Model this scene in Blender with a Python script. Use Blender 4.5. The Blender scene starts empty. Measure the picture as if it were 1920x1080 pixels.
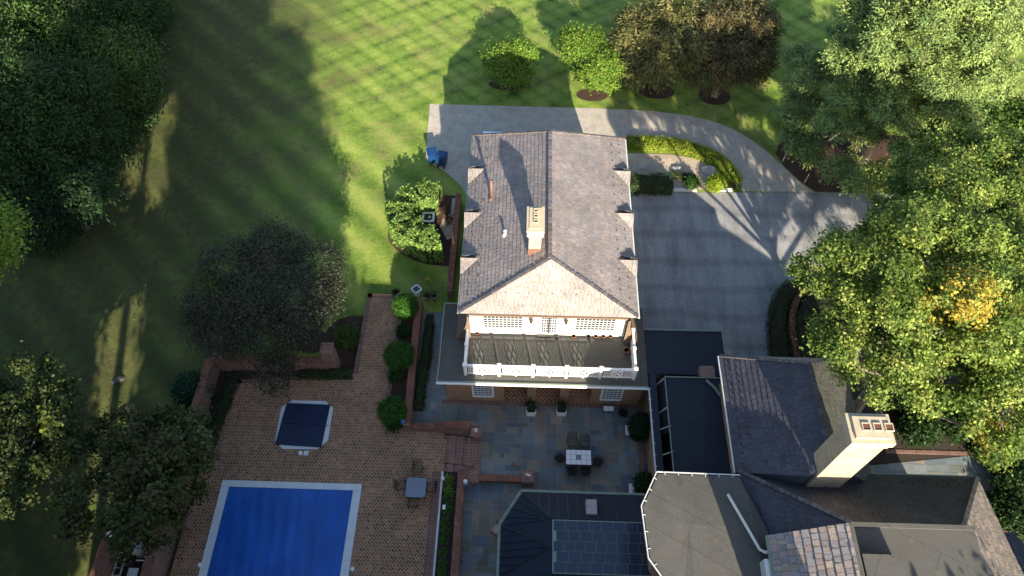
import bpy, math, random
import numpy as np
from math import radians as R, sin, cos, tan, pi, atan2, hypot
SC = bpy.context.scene
# ---------------------------------------------------------------- camera, sky, sun
FPX, TILT, YAW, CH = 1370.0, R(56.3), R(1.75), 38.0
cam = bpy.data.objects.new("camera", bpy.data.cameras.new("camera"))
SC.collection.objects.link(cam); SC.camera = cam
cam.data.sensor_width = 36; cam.data.lens = 36*FPX/1920
cam.data.clip_start = 0.5; cam.data.clip_end = 2000
cam.location = (0, 0, CH); cam.rotation_euler = (pi/2-TILT, 0, YAW)
SUN_EL, SUN_AZ = R(22.0), R(12.0)          # the sun stands south, a little east; shadows run along +Y
W = bpy.data.worlds.new("World"); SC.world = W; W.use_nodes = True
wn = W.node_tree.nodes; wl = W.node_tree.links
sky = wn.new('ShaderNodeTexSky'); sky.sky_type = 'NISHITA'; sky.sun_disc = False
sky.sun_elevation = SUN_EL; sky.sun_rotation = pi-SUN_AZ
wn['Background'].inputs[1].default_value = 0.108
wl.new(sky.outputs[0], wn['Background'].inputs[0])
sl = bpy.data.lights.new("sun", 'SUN'); sl.energy = 5.0; sl.angle = R(0.5); sl.color = (1, .88, .70)
so = bpy.data.objects.new("sun", sl); SC.collection.objects.link(so)
so.rotation_euler = (pi/2-SUN_EL, 0, SUN_AZ)
SC.view_settings.view_transform = 'Standard'; SC.view_settings.look = 'None'
SC.view_settings.exposure = 1.55; SC.view_settings.gamma = 1
SC.render.engine = 'CYCLES'
SC.cycles.max_bounces = 6; SC.cycles.transparent_max_bounces = 4
SC.cycles.use_denoising = True
# ---------------------------------------------------------------- geometry helpers
_c, _s = cos(YAW), sin(YAW)
FW = np.array([-_s*cos(TILT), _c*cos(TILT), -sin(TILT)]); RT = np.array([_c, _s, 0.]); UP = np.cross(RT, FW)
def G(px, py, z=0.0):
    """world point at height z seen at photo position (px,py)"""
    d = RT*(px-960)/FPX + UP*(540-py)/FPX + FW
    t = (CH-z)/-d[2]
    return (float(d[0]*t), float(d[1]*t), float(z))
def GL(pts, z=0.0): return [G(a, b, z)[:2] for a, b in pts]
OFF = {}
def empty(name, loc, label=None, cat=None, group=None, rz=0):
    o = bpy.data.objects.new(name, None); SC.collection.objects.link(o)
    o.location = loc; o.rotation_euler = (0, 0, rz); o.empty_display_size = .3
    OFF[o.name] = tuple(loc)
    return tag(o, label, cat, group)
def tag(o, label=None, cat=None, group=None, kind=None):
    if label: o['label'] = label
    if cat: o['category'] = cat
    if group: o['group'] = group
    if kind: o['kind'] = kind
    return o
def finish(name, me, m, parent):
    o = bpy.data.objects.new(name, me); SC.collection.objects.link(o)
    if m: me.materials.append(m)
    if parent:
        o.parent = parent; OFF[o.name] = OFF[parent.name]
    return o
def copy_tree(o, parent=None):
    c = o.copy(); SC.collection.objects.link(c); c.parent = parent; OFF[c.name] = OFF.get(o.name, (0, 0, 0))
    for ch in [x for x in SC.objects if x.parent == o]: copy_tree(ch, c)
    return c
class MB:
    def __init__(s): s.v = []; s.f = []; s.c = []
    def face(s, pts, col=None):
        n = len(s.v); s.v += [tuple(map(float, p)) for p in pts]; s.f.append(list(range(n, n+len(pts)))); s.c.append(col or (1, 1, 1)); return s
    def prism(s, poly, z0, z1, col=None, top=True, bottom=True):
        a = sum(poly[i][0]*poly[(i+1) % len(poly)][1]-poly[(i+1) % len(poly)][0]*poly[i][1] for i in range(len(poly)))
        if a < 0: poly = poly[::-1]
        n = len(poly)
        z1s = z1 if hasattr(z1, '__len__') else [z1]*n
        if hasattr(z1, '__len__') and a < 0: z1s = z1s[::-1]
        if top: s.face([(p[0], p[1], z) for p, z in zip(poly, z1s)], col)
        if bottom: s.face([(p[0], p[1], z0) for p in poly[::-1]], col)
        for i in range(n):
            p, q = poly[i], poly[(i+1) % n]
            s.face([(p[0], p[1], z0), (q[0], q[1], z0), (q[0], q[1], z1s[(i+1) % n]), (p[0], p[1], z1s[i])], col)
        return s
    def box(s, x0, x1, y0, y1, z0, z1, col=None): return s.prism([(x0, y0), (x1, y0), (x1, y1), (x0, y1)], z0, z1, col)
    def bar(s, a, b, w, h=None, col=None):
        """rectangular bar from a to b, w wide, h high"""
        h = h or w; a = np.array(a, float); b = np.array(b, float); d = b-a; L = np.linalg.norm(d)
        if L < 1e-6: return s
        d /= L; u = np.array([0, 0, 1.]) if abs(d[2]) < .95 else np.array([0, 1., 0])
        r = np.cross(d, u); r /= np.linalg.norm(r); u = np.cross(r, d)
        q = [(-w/2, -h/2), (w/2, -h/2), (w/2, h/2), (-w/2, h/2)]
        A = [a+r*x+u*y for x, y in q]; B = [b+r*x+u*y for x, y in q]
        s.face(A, col); s.face(B[::-1], col)
        for i in range(4): s.face([A[(i+1) % 4], A[i], B[i], B[(i+1) % 4]], col)
        return s
    def tube(s, pts, rad, n=8, cap=True, col=None):
        pts = [np.array(p, float) for p in pts]; rad = rad if hasattr(rad, '__len__') else [rad]*len(pts)
        rings = []; base = len(s.v)
        for i, p in enumerate(pts):
            d = pts[min(i+1, len(pts)-1)]-pts[max(i-1, 0)]; d = d/(np.linalg.norm(d)+1e-9)
            u = np.array([1., 0, 0]) if abs(d[0]) < .8 else np.array([0, 1., 0])
            r = np.cross(d, u); r /= np.linalg.norm(r); u = np.cross(r, d)
            for k in range(n):
                a = 2*pi*k/n; s.v.append(tuple(p+(r*cos(a)+u*sin(a))*rad[i]))
        for i in range(len(pts)-1):
            for k in range(n):
                s.f.append([base+i*n+k, base+i*n+(k+1) % n, base+(i+1)*n+(k+1) % n, base+(i+1)*n+k]); s.c.append(col or (1, 1, 1))
        if cap:
            s.f.append([base+k for k in range(n)][::-1]); s.c.append(col or (1, 1, 1))
            s.f.append([base+(len(pts)-1)*n+k for k in range(n)]); s.c.append(col or (1, 1, 1))
        return s
    def ring(s, c, r, t, n=20, axis=2, col=None):
        P_ = []
        for k in range(n+1):
            a = 2*pi*k/n; o = [r*cos(a), r*sin(a)]
            P_.append((c[0]+o[0], c[1]+o[1], c[2]) if axis == 2 else (c[0]+o[0], c[1], c[2]+o[1]))
        return s.tube(P_, t, 5, False, col)
    def lathe(s, c, prof, n=20, col=None):
        return s.tube([(c[0], c[1], c[2]+z) for r, z in prof], [max(r, 1e-3) for r, z in prof], n, True, col)
    def build(s, name, m, parent=None, smooth=False, bevel=0):
        me = bpy.data.meshes.new(name); off = OFF[parent.name] if parent else (0, 0, 0)
        me.from_pydata([(a-off[0], b-off[1], c-off[2]) for a, b, c in s.v], [], s.f)
        me.uv_layers.new(name='UVMap'); me.color_attributes.new('col', 'FLOAT_COLOR', 'CORNER')
        uv = me.uv_layers['UVMap']; ca = me.color_attributes['col']
        U = []; C = []
        for f, c in zip(s.f, s.c):
            p = [np.array(s.v[i]) for i in f]; n = np.zeros(3)
            for i in range(1, len(p)-1): n += np.cross(p[i]-p[0], p[i+1]-p[0])
            L = np.linalg.norm(n)+1e-12; n = n/L
            if abs(n[2]) > .9:
                for i in f: U += [s.v[i][0], s.v[i][1]]
            else:
                t = np.array([-n[1], n[0], 0]); t /= np.linalg.norm(t)
                w = np.cross(n, t)
                for i in f: U += [float(np.dot(s.v[i], t)), float(np.dot(s.v[i], w))]
            C += [c[0], c[1], c[2], 1]*len(f)
        uv.data.foreach_set('uv', U); ca.data.foreach_set('color', C)
        if smooth: me.polygons.foreach_set('use_smooth', [True]*len(me.polygons))
        o = finish(name, me, m, parent)
        if bevel:
            b = o.modifiers.new('bevel', 'BEVEL'); b.width = bevel; b.segments = 2; b.limit_method = 'ANGLE'
        return o
# ---------------------------------------------------------------- materials
class NT:
    def __init__(s, name):
        s.m = bpy.data.materials.new(name); s.m.use_nodes = True; s.t = s.m.node_tree; s.n = s.t.nodes
        s.b = s.n['Principled BSDF']
    def new(s, k, **kw):
        n = s.n.new('ShaderNode'+k)
        for a, b in kw.items(): setattr(n, a, b)
        return n
    def ln(s, a, b): s.t.links.new(a, b)
    def val(s, sock, v):
        if hasattr(v, 'links') or hasattr(v, 'is_output'): s.ln(v, sock)
        else: sock.default_value = v
    def math(s, op, a, b=0, c=0):
        n = s.new('Math', operation=op)
        s.val(n.inputs[0], a); s.val(n.inputs[1], b); s.val(n.inputs[2], c); return n.outputs[0]
    def mix(s, f, a, b, bt='MIX'):
        n = s.new('Mix', data_type='RGBA', blend_type=bt)
        s.val(n.inputs[0], f)
        for k, v in ((6, a), (7, b)):
            if isinstance(v, tuple): n.inputs[k].default_value = (*v[:3], 1)
            else: s.ln(v, n.inputs[k])
        return n.outputs[2]
    def noise(s, vec, scale, detail=4, rough=.6):
        n = s.new('TexNoise'); n.inputs['Scale'].default_value = scale; n.inputs['Detail'].default_value = detail
        n.inputs['Roughness'].default_value = rough
        if vec is not None: s.ln(vec, n.inputs['Vector'])
        return n.outputs[0]
    def ramp(s, f, stops):
        n = s.new('ValToRGB'); s.ln(f, n.inputs[0]); e = n.color_ramp.elements
        while len(e) < len(stops): e.new(.5)
        for i, (p, c) in enumerate(stops):
            e[i].position = p; e[i].color = (*c, 1) if isinstance(c, tuple) else (c, c, c, 1)
        return n.outputs[0]
    def obj(s): return s.new('TexCoord').outputs['Object']
    def uv(s): return s.new('TexCoord').outputs['UV']
    def geo(s): return s.new('NewGeometry').outputs['Position']
    def attr(s, a='col'): n = s.new('Attribute'); n.attribute_name = a; return n.outputs['Color']
    def bump(s, h, st=.5, d=.02):
        n = s.new('Bump'); n.inputs['Strength'].default_value = st; n.inputs['Distance'].default_value = d
        s.ln(h, n.inputs['Height']); s.ln(n.outputs[0], s.b.inputs['Normal'])
    def out(s, col=None, rough=.85, metal=0, spec=.3):
        if col is not None: s.val(s.b.inputs['Base Color'], (*col, 1) if isinstance(col, tuple) else col)
        s.b.inputs['Roughness'].default_value = rough; s.b.inputs['Metallic'].default_value = metal
        s.b.inputs['Specular IOR Level'].default_value = spec; return s.m
def plain(name, col, rough=.6, metal=0, var=.25, sc=3, spec=.4):
    t = NT(name); f = t.noise(t.geo(), sc, 5, .65)
    c = t.mix(f, tuple(x*(1-var) for x in col), tuple(min(1, x*(1+var)) for x in col))
    t.bump(t.noise(t.geo(), sc*12, 3), .15, .01)
    return t.out(c, rough, metal, spec)
def roofing(name, col, seam=1.0, rough=.85, stain=.35, light=1.5, rot=0):
    t = NT(name); p = t.geo(); mp = t.new('Mapping'); mp.inputs['Rotation'].default_value = (0, 0, rot); t.ln(p, mp.inputs[0])
    b = t.new('TexBrick'); t.ln(mp.outputs[0], b.inputs['Vector']); b.inputs['Scale'].default_value = 1; b.inputs['Brick Width'].default_value = 4.2; b.inputs['Row Height'].default_value = seam
    b.inputs['Mortar Size'].default_value = .02; b.inputs['Color1'].default_value = (1, 1, 1, 1); b.inputs['Color2'].default_value = (.86, .86, .86, 1); b.inputs['Mortar'].default_value = (.72, .72, .72, 1)
    n = t.noise(p, .7, 6, .65); n2 = t.noise(p, 22, 4, .7); n3 = t.noise(p, 2.1, 5, .7)
    c = t.mix(n, tuple(x*(1-stain) for x in col), tuple(x*(1+stain) for x in col))
    c = t.mix(1.0, c, b.outputs[0], 'MULTIPLY'); c = t.mix(1.0, c, t.ramp(n2, [(.3, .75), (.7, 1.2)]), 'MULTIPLY')
    c = t.mix(t.ramp(n3, [(.58, 0.0), (.68, .35)]), c, tuple(min(1, x*light) for x in col))
    c = t.mix(t.ramp(t.noise(p, 1.1, 3), [(.66, 0.0), (.70, .5)]), c, tuple(x*.6 for x in col))
    t.bump(b.outputs[1], .3, .01); return t.out(c, rough, 0, .3)
def brick(name, c1, c2, mort, bw=.21, rh=.075, ms=.012, var=.5, vert=False, rough=.9):
    t = NT(name); uv = t.uv()
    if vert:
        mp = t.new('Mapping'); mp.inputs['Rotation'].default_value = (0, 0, pi/2); t.ln(uv, mp.inputs[0]); uv = mp.outputs[0]
    b = t.new('TexBrick'); t.ln(uv, b.inputs['Vector'])
    b.inputs['Color1'].default_value = (*c1, 1); b.inputs['Color2'].default_value = (*c2, 1); b.inputs['Mortar'].default_value = (*mort, 1)
    b.inputs['Scale'].default_value = 1; b.inputs['Brick Width'].default_value = bw; b.inputs['Row Height'].default_value = rh
    b.inputs['Mortar Size'].default_value = ms; b.inputs['Mortar Smooth'].default_value = .1
    n = t.noise(t.geo(), 1.3, 5); c = t.mix(t.ramp(n, [(.3, .6), (.7, 1.25)]), b.outputs[0], b.outputs[0])
    c = t.mix(1.0, b.outputs[0], t.ramp(n, [(.25, 1-var), (.75, 1.0)]), 'MULTIPLY')
    t.bump(t.math('SUBTRACT', 1, b.outputs[1]), .5, .01)
    return t.out(c, rough)
def herring(name, w, cols, mort, ms=.09):
    t = NT(name)
    mp = t.new('Mapping'); mp.inputs['Rotation'].default_value = (0, 0, pi/4); mp.inputs['Scale'].default_value = (1/w, 1/w, 1)
    t.ln(t.geo(), mp.inputs[0]); sx = t.new('SeparateXYZ'); t.ln(mp.outputs[0], sx.inputs[0])
    x = t.math('ADD', sx.outputs[0], 4000); y = t.math('ADD', sx.outputs[1], 4000)
    i = t.math('FLOOR', x); j = t.math('FLOOR', y); fx = t.math('SUBTRACT', x, i); fy = t.math('SUBTRACT', y, j)
    k = t.math('MODULO', t.math('ADD', t.math('SUBTRACT', i, j), 4000), 4)
    k1 = t.math('COMPARE', k, 1, .2); k2 = t.math('COMPARE', k, 2, .2); hz = t.math('LESS_THAN', k, 1.5)
    # horizontal brick: length along x
    lh = t.math('ADD', fx, k1); lv = t.math('ADD', fy, k2)
    L = t.math('ADD', t.math('MULTIPLY', hz, lh), t.math('MULTIPLY', t.math('SUBTRACT', 1, hz), lv))
    S = t.math('ADD', t.math('MULTIPLY', hz, fy), t.math('MULTIPLY', t.math('SUBTRACT', 1, hz), fx))
    dL = t.math('MINIMUM', L, t.math('SUBTRACT', 2, L)); dS = t.math('MINIMUM', S, t.math('SUBTRACT', 1, S))
    d = t.math('MINIMUM', dL, dS); m = t.math('GREATER_THAN', d, ms)
    # one id per brick
    ii = t.math('SUBTRACT', i, t.math('MULTIPLY', hz, k1)); jj = t.math('SUBTRACT', j, t.math('MULTIPLY', t.math('SUBTRACT', 1, hz), k2))
    cb = t.new('CombineXYZ'); t.ln(ii, cb.inputs[0]); t.ln(jj, cb.inputs[1]); t.ln(hz, cb.inputs[2])
    wn_ = t.new('TexWhiteNoise'); t.ln(cb.outputs[0], wn_.inputs[0])
    c = t.ramp(wn_.outputs['Value'], [(i_/(len(cols)-1), c_) for i_, c_ in enumerate(cols)])
    n = t.noise(t.geo(), .8, 5); c = t.mix(1.0, c, t.ramp(n, [(.3, .55), (.7, 1.15)]), 'MULTIPLY')
    c = t.mix(m, mort, c); t.bump(m, .5, .008)
    return t.out(c, .9)
def slatemat(name, var=.35, rough=.75):
    t = NT(name); n = t.noise(t.geo(), 9, 6, .7); n2 = t.noise(t.geo(), .5, 3)
    c = t.mix(1.0, t.attr(), t.ramp(n, [(.25, 1-var), (.75, 1+var)]), 'MULTIPLY')
    c = t.mix(1.0, c, t.ramp(n2, [(.3, .8), (.7, 1.15)]), 'MULTIPLY')
    t.bump(n, .4, .02); return t.out(c, rough, 0, .4)
def leafmat(name, tr=.35, rough=.5):
    t = NT(name); c = t.attr(); t.ln(c, t.b.inputs['Base Color']); t.b.inputs['Roughness'].default_value = rough
    t.b.inputs['Specular IOR Level'].default_value = .18
    tl = t.new('BsdfTranslucent'); mx = t.new('MixShader'); mx.inputs[0].default_value = tr
    c2 = t.mix(1.0, c, (1.3, 1.25, .45), 'MULTIPLY'); t.ln(c2, tl.inputs[0])
    o = t.n['Material Output']; t.ln(t.b.outputs[0], mx.inputs[1]); t.ln(tl.outputs[0], mx.inputs[2]); t.ln(mx.outputs[0], o.inputs[0])
    return t.m
def lawnmat():
    t = NT('lawn_grass'); p = t.geo(); sx = t.new('SeparateXYZ'); t.ln(p, sx.inputs[0])
    g2_ = t.noise(p, .2, 3)
    wob = t.math('MULTIPLY', t.noise(p, .12, 2), 1.2)
    def stripe(ax, ay, L):
        v = t.math('ADD', t.math('MULTIPLY', sx.outputs[0], ax/L), t.math('MULTIPLY', sx.outputs[1], ay/L))
        v = t.math('ADD', v, t.math('MULTIPLY', wob, .25))
        q = t.math('ABSOLUTE', t.math('SUBTRACT', t.math('FRACT', v), .5))
        wide = t.math('SINE', t.math('MULTIPLY', v, pi))
        return t.math('ADD', t.math('MULTIPLY', t.ramp(q, [(.0, 0.0), (.3, 1.0)]), .8), t.math('MULTIPLY', wide, .35))
    s1 = stripe(.69, .724, 1.3); s2 = stripe(.57, -.82, 1.35)
    am = t.math('MULTIPLY', t.ramp(t.math('MULTIPLY', sx.outputs[1], .01), [(.36, .0), (.43, 1.0)]), t.ramp(t.math('MULTIPLY', t.math('ADD', sx.outputs[0], 40), .01), [(.17, .05), (.26, 1.0)]))
    am = t.math('MULTIPLY', am, t.ramp(t.noise(p, .5, 4), [(.3, .25), (.65, 1.0)]))
    band = t.math('SINE', t.math('ADD', t.math('MULTIPLY', sx.outputs[0], 2*pi*.69/2.5), t.math('MULTIPLY', sx.outputs[1], 2*pi*.724/2.5)))
    st = t.math('ADD', t.math('MULTIPLY', t.math('SUBTRACT', t.math('ADD', s1, s2), 1.4), t.math('MULTIPLY', am, .95)), t.math('MULTIPLY', t.math('MULTIPLY', band, t.ramp(g2_, [(.35, .3), (.6, 1.0)])), t.math('SUBTRACT', .85, t.math('MULTIPLY', am, .7))))
    g = t.noise(p, 5, 8, .88); g2 = t.noise(p, .35, 5, .6); g3 = t.noise(p, 1.5, 6, .75)
    f = t.math('ADD', t.math('MULTIPLY', st, .17), t.math('ADD', t.math('MULTIPLY', g, .62), t.math('MULTIPLY', g3, .38)))
    c = t.ramp(f, [(.26, (.038, .085, .016)), (.48, (.15, .225, .036)), (.74, (.34, .39, .09))])
    dry = t.math('MULTIPLY', t.ramp(g2, [(.47, 0.0), (.66, 1.0)]), t.ramp(g3, [(.40, 0.0), (.62, 1.0)]))
    c = t.mix(t.math('MULTIPLY', dry, .8), c, (.24, .19, .09))
    # turf wear in the far west near the wood, with tree shade painted in
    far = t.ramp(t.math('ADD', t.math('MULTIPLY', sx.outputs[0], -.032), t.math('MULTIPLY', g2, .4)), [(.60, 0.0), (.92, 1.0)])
    worn_shade = t.math('MULTIPLY', far, t.ramp(g3, [(.35, .1), (.6, .8)]))
    c = t.mix(worn_shade, c, (.062, .050, .030)); c = t.mix(t.math('MULTIPLY', far, .6), c, (.040, .040, .018))
    t.bump(t.math('ADD', g, g3), .9, .06)
    return t.out(c, .95, 0, .15)
def ground_noise(name, stops, sc=6, bump=.5, sc2=.6, rough=.95, lo=.7):
    t = NT(name); p = t.geo(); c = t.ramp(t.noise(p, sc, 7, .75), stops)
    c = t.mix(1.0, c, t.ramp(t.noise(p, sc2, 4), [(.3, lo), (.7, 1.15)]), 'MULTIPLY')
    t.bump(t.noise(p, sc*1.5, 6, .8), bump, .03); return t.out(c, rough, 0, .2)
M = {}
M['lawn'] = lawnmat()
M['mulch'] = ground_noise('mulch', [(.3, (.028, .016, .012)), (.55, (.075, .043, .032)), (.8, (.16, .10, .08))], 14, .9)
M['gravel'] = ground_noise('leaf_litter', [(.3, (.20, .15, .10)), (.5, (.42, .34, .25)), (.75, (.62, .52, .42))], 18, .9)
def asphaltmat():
    t = NT('parking_asphalt'); p = t.geo(); c = t.ramp(t.noise(p, 7, 7, .8), [(.25, (.17, .17, .175)), (.5, (.265, .265, .265)), (.8, (.38, .375, .36))])
    mp = t.new('Mapping'); mp.inputs['Rotation'].default_value = (0, 0, .5); mp.inputs['Scale'].default_value = (.5, .12, 1); t.ln(p, mp.inputs[0])
    c = t.mix(1.0, c, t.ramp(t.noise(mp.outputs[0], 1.6, 5, .65), [(.3, .62), (.6, 1.1)]), 'MULTIPLY')
    w = t.new('TexWave'); w.wave_type = 'RINGS'; w.inputs['Scale'].default_value = .16; w.inputs['Distortion'].default_value = 4; w.inputs['Detail'].default_value = 3; w.inputs['Detail Scale'].default_value = .6
    m2 = t.new('Mapping'); m2.inputs['Location'].default_value = (-22, -18, 0); t.ln(p, m2.inputs[0]); t.ln(m2.outputs[0], w.inputs[0])
    c = t.mix(1.0, c, t.ramp(w.outputs[1], [(.0, .8), (.35, 1.0)]), 'MULTIPLY')
    s_ = t.ramp(t.noise(p, .9, 3), [(.70, 0.0), (.74, 1.0)]); c = t.mix(t.math('MULTIPLY', s_, .6), c, (.06, .055, .05))
    t.bump(t.noise(p, 12, 6, .8), .4, .02); return t.out(c, .9, 0, .2)
M['asphalt'] = asphaltmat()
M['asphalt_old'] = ground_noise('parking_asphalt', [(.25, (.14, .14, .14)), (.5, (.205, .20, .195)), (.8, (.30, .29, .275))], 7, .4, .25, .9, .75)
M['paver'] = brick('driveway_paver', (.52, .46, .38), (.43, .385, .325), (.30, .27, .23), .22, .11, .009, .3)
M['herring'] = herring('herringbone_brick', .125, [(.15, .062, .036), (.30, .13, .072), (.22, .095, .054), (.37, .185, .10), (.11, .060, .044)], (.47, .34, .21), .1)
M['herring_porch'] = herring('porch_brick', .17, [(.15, .07, .045), (.25, .12, .07), (.2, .09, .06)], (.42, .32, .2), .09)
M['brick'] = brick('garden_brick', (.30, .125, .078), (.19, .075, .052), (.42, .34, .27), .215, .08, .013, .4)
M['brickcap'] = brick('brick_cap', (.33, .13, .085), (.20, .075, .055), (.45, .36, .29), .4, .085, .013, .4)
M['brickedge'] = brick('brick_edge', (.20, .085, .06), (.13, .055, .045), (.34, .27, .21), .4, .09, .013, .4)
M['brickedge_y'] = brick('brick_edge_long', (.20, .085, .06), (.13, .055, .045), (.34, .27, .21), .4, .09, .013, .4, True)
M['housebrick'] = brick('house_brick', (.40, .215, .115), (.28, .14, .075), (.50, .38, .24), .215, .08, .013, .35)
M['chimbrick'] = brick('chimney_brick', (.46, .35, .22), (.30, .205, .13), (.60, .50, .36), .24, .10, .018, .3)
M['stucco'] = plain('chimney_cap', (.42, .36, .25), .9, 0, .3, 4)
M['white'] = plain('white_paint', (.80, .79, .76), .5, 0, .05, 2)
M['offwhite'] = plain('pale_concrete', (.60, .60, .56), .8, 0, .15, 3)
M['coping'] = plain('pool_coping', (.62, .64, .64), .75, 0, .18, 2.5)
M['membrane'] = roofing('flat_roof_membrane', (.088, .086, .076), 1.1)
M['membrane_dark'] = roofing('dark_roof_membrane', (.019, .024, .037), 1.0, .7, .3, 1.6)
M['bayroof'] = roofing('grey_roof_coating', (.092, .088, .078), 1.3, .9, .3, 1.5, .5)
M['metalroof'] = plain('standing_seam_metal', (.020, .028, .042), .85, 0, .2, .6, .1)
M['seam'] = plain('roof_seam', (.015, .018, .02), .5, .3, .1)
M['copper'] = plain('copper', (.19, .10, .075), .6, .2, .2)
M['gutter'] = plain('gutter_metal', (.62, .63, .60), .45, .2, .15)
M['gutter_green'] = plain('aged_gutter', (.20, .25, .20), .6, .3, .3)
M['darkmetal'] = plain('dark_wrought_iron', (.018, .014, .014), .5, .4, .2)
M['umber'] = plain('umber_trim', (.16, .11, .075), .8, 0, .25, 5)
M['glass'] = plain('window_glass', (.03, .035, .045), .08, 0, .1, 1, 1.0)
M['skyglass'] = plain('skylight_glass', (.018, .028, .05), .22, 0, .2, .7, .8)
M['paleglass'] = plain('frosted_skylight', (.33, .27, .265), .35, 0, .1, .7, .6)
M['tile'] = plain('white_ceramic_tile', (.72, .72, .74), .4, 0, .04, 2)
M['tabletop'] = plain('smoked_glass_top', (.17, .19, .24), .25, 0, .12, 2, .8)
M['binblue'] = plain('blue_plastic', (.008, .04, .125), .35, 0, .15, 4)
M['blackrub'] = plain('black_rubber', (.015, .015, .017), .7, 0, .2)
M['carpaint'] = plain('pale_paint_sky_tint', (.42, .58, .66), .2, .2, .04, 1, .8)  # blue tint stands for the sky reflected on the car roof
M['bark'] = plain('bark', (.17, .14, .11), .95, 0, .4, 5)
M['palebark'] = plain('pale_bark', (.36, .33, .27), .95, 0, .35, 5)
M['rock'] = plain('stone', (.36, .33, .29), .9, 0, .3, 6)
M['mossrock'] = plain('dull_stone', (.12, .11, .09), .9, 0, .4, 9)
M['soil'] = plain('soil', (.035, .024, .018), .95, 0, .4, 9)
M['slate'] = slatemat('roof_slate'); M['flag'] = slatemat('bluestone_flags', .18, .8)
M['joint'] = plain('flagstone_joint', (.25, .25, .22), .95, 0, .2, 3)
M['spacover'] = roofing('navy_spa_cover', (.014, .024, .058), 5, .5, .35, 2.0)
M['terracotta'] = plain('terracotta', (.35, .13, .07), .8, 0, .2, 5)
M['flue_clay'] = plain('dark_flue_clay', (.13, .055, .035), .9, 0, .3, 9)  # darker clay for the plate inside each flue
M['bluepot'] = plain('blue_glaze', (.10, .19, .36), .25, 0, .4, 9)
M['tank'] = plain('tank_shell', (.42, .42, .38), .5, 0, .15, 4)
M['yellowlamp'] = plain('aged_brass', (.10, .075, .05), .35, .7, .2, 5)
def poolmat():
    t = NT('blue_pool_cover'); p = t.geo(); sx = t.new('SeparateXYZ'); t.ln(p, sx.inputs[0])
    mp = t.new('Mapping'); mp.inputs['Scale'].default_value = (2.6, .7, 1); t.ln(p, mp.inputs[0])
    n = t.noise(mp.outputs[0], .8, 7, .7); n2 = t.noise(p, .5, 4)
    c = t.ramp(n, [(.3, (.006, .075, .32)), (.55, (.008, .095, .41)), (.8, (.016, .13, .50))])
    c = t.mix(1.0, c, t.ramp(n2, [(.3, .75), (.7, 1.15)]), 'MULTIPLY')
    w = t.new('TexWave'); w.inputs['Scale'].default_value = .5; w.inputs['Distortion'].default_value = 14; w.inputs['Detail'].default_value = 3
    mp2 = t.new('Mapping'); mp2.inputs['Scale'].default_value = (3, .5, 1); t.ln(p, mp2.inputs[0]); t.ln(mp2.outputs[0], w.inputs[0])
    t.bump(t.math('ADD', t.math('MULTIPLY', w.outputs[1], .4), t.math('MULTIPLY', n, 2)), .22, .05)
    return t.out(c, .38, 0, .5)
M['poolcover'] = poolmat()
for k, tr in (('leaf', .35), ('needle', .2), ('dry', .25)): M[k] = leafmat('foliage_'+k, tr)
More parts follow.
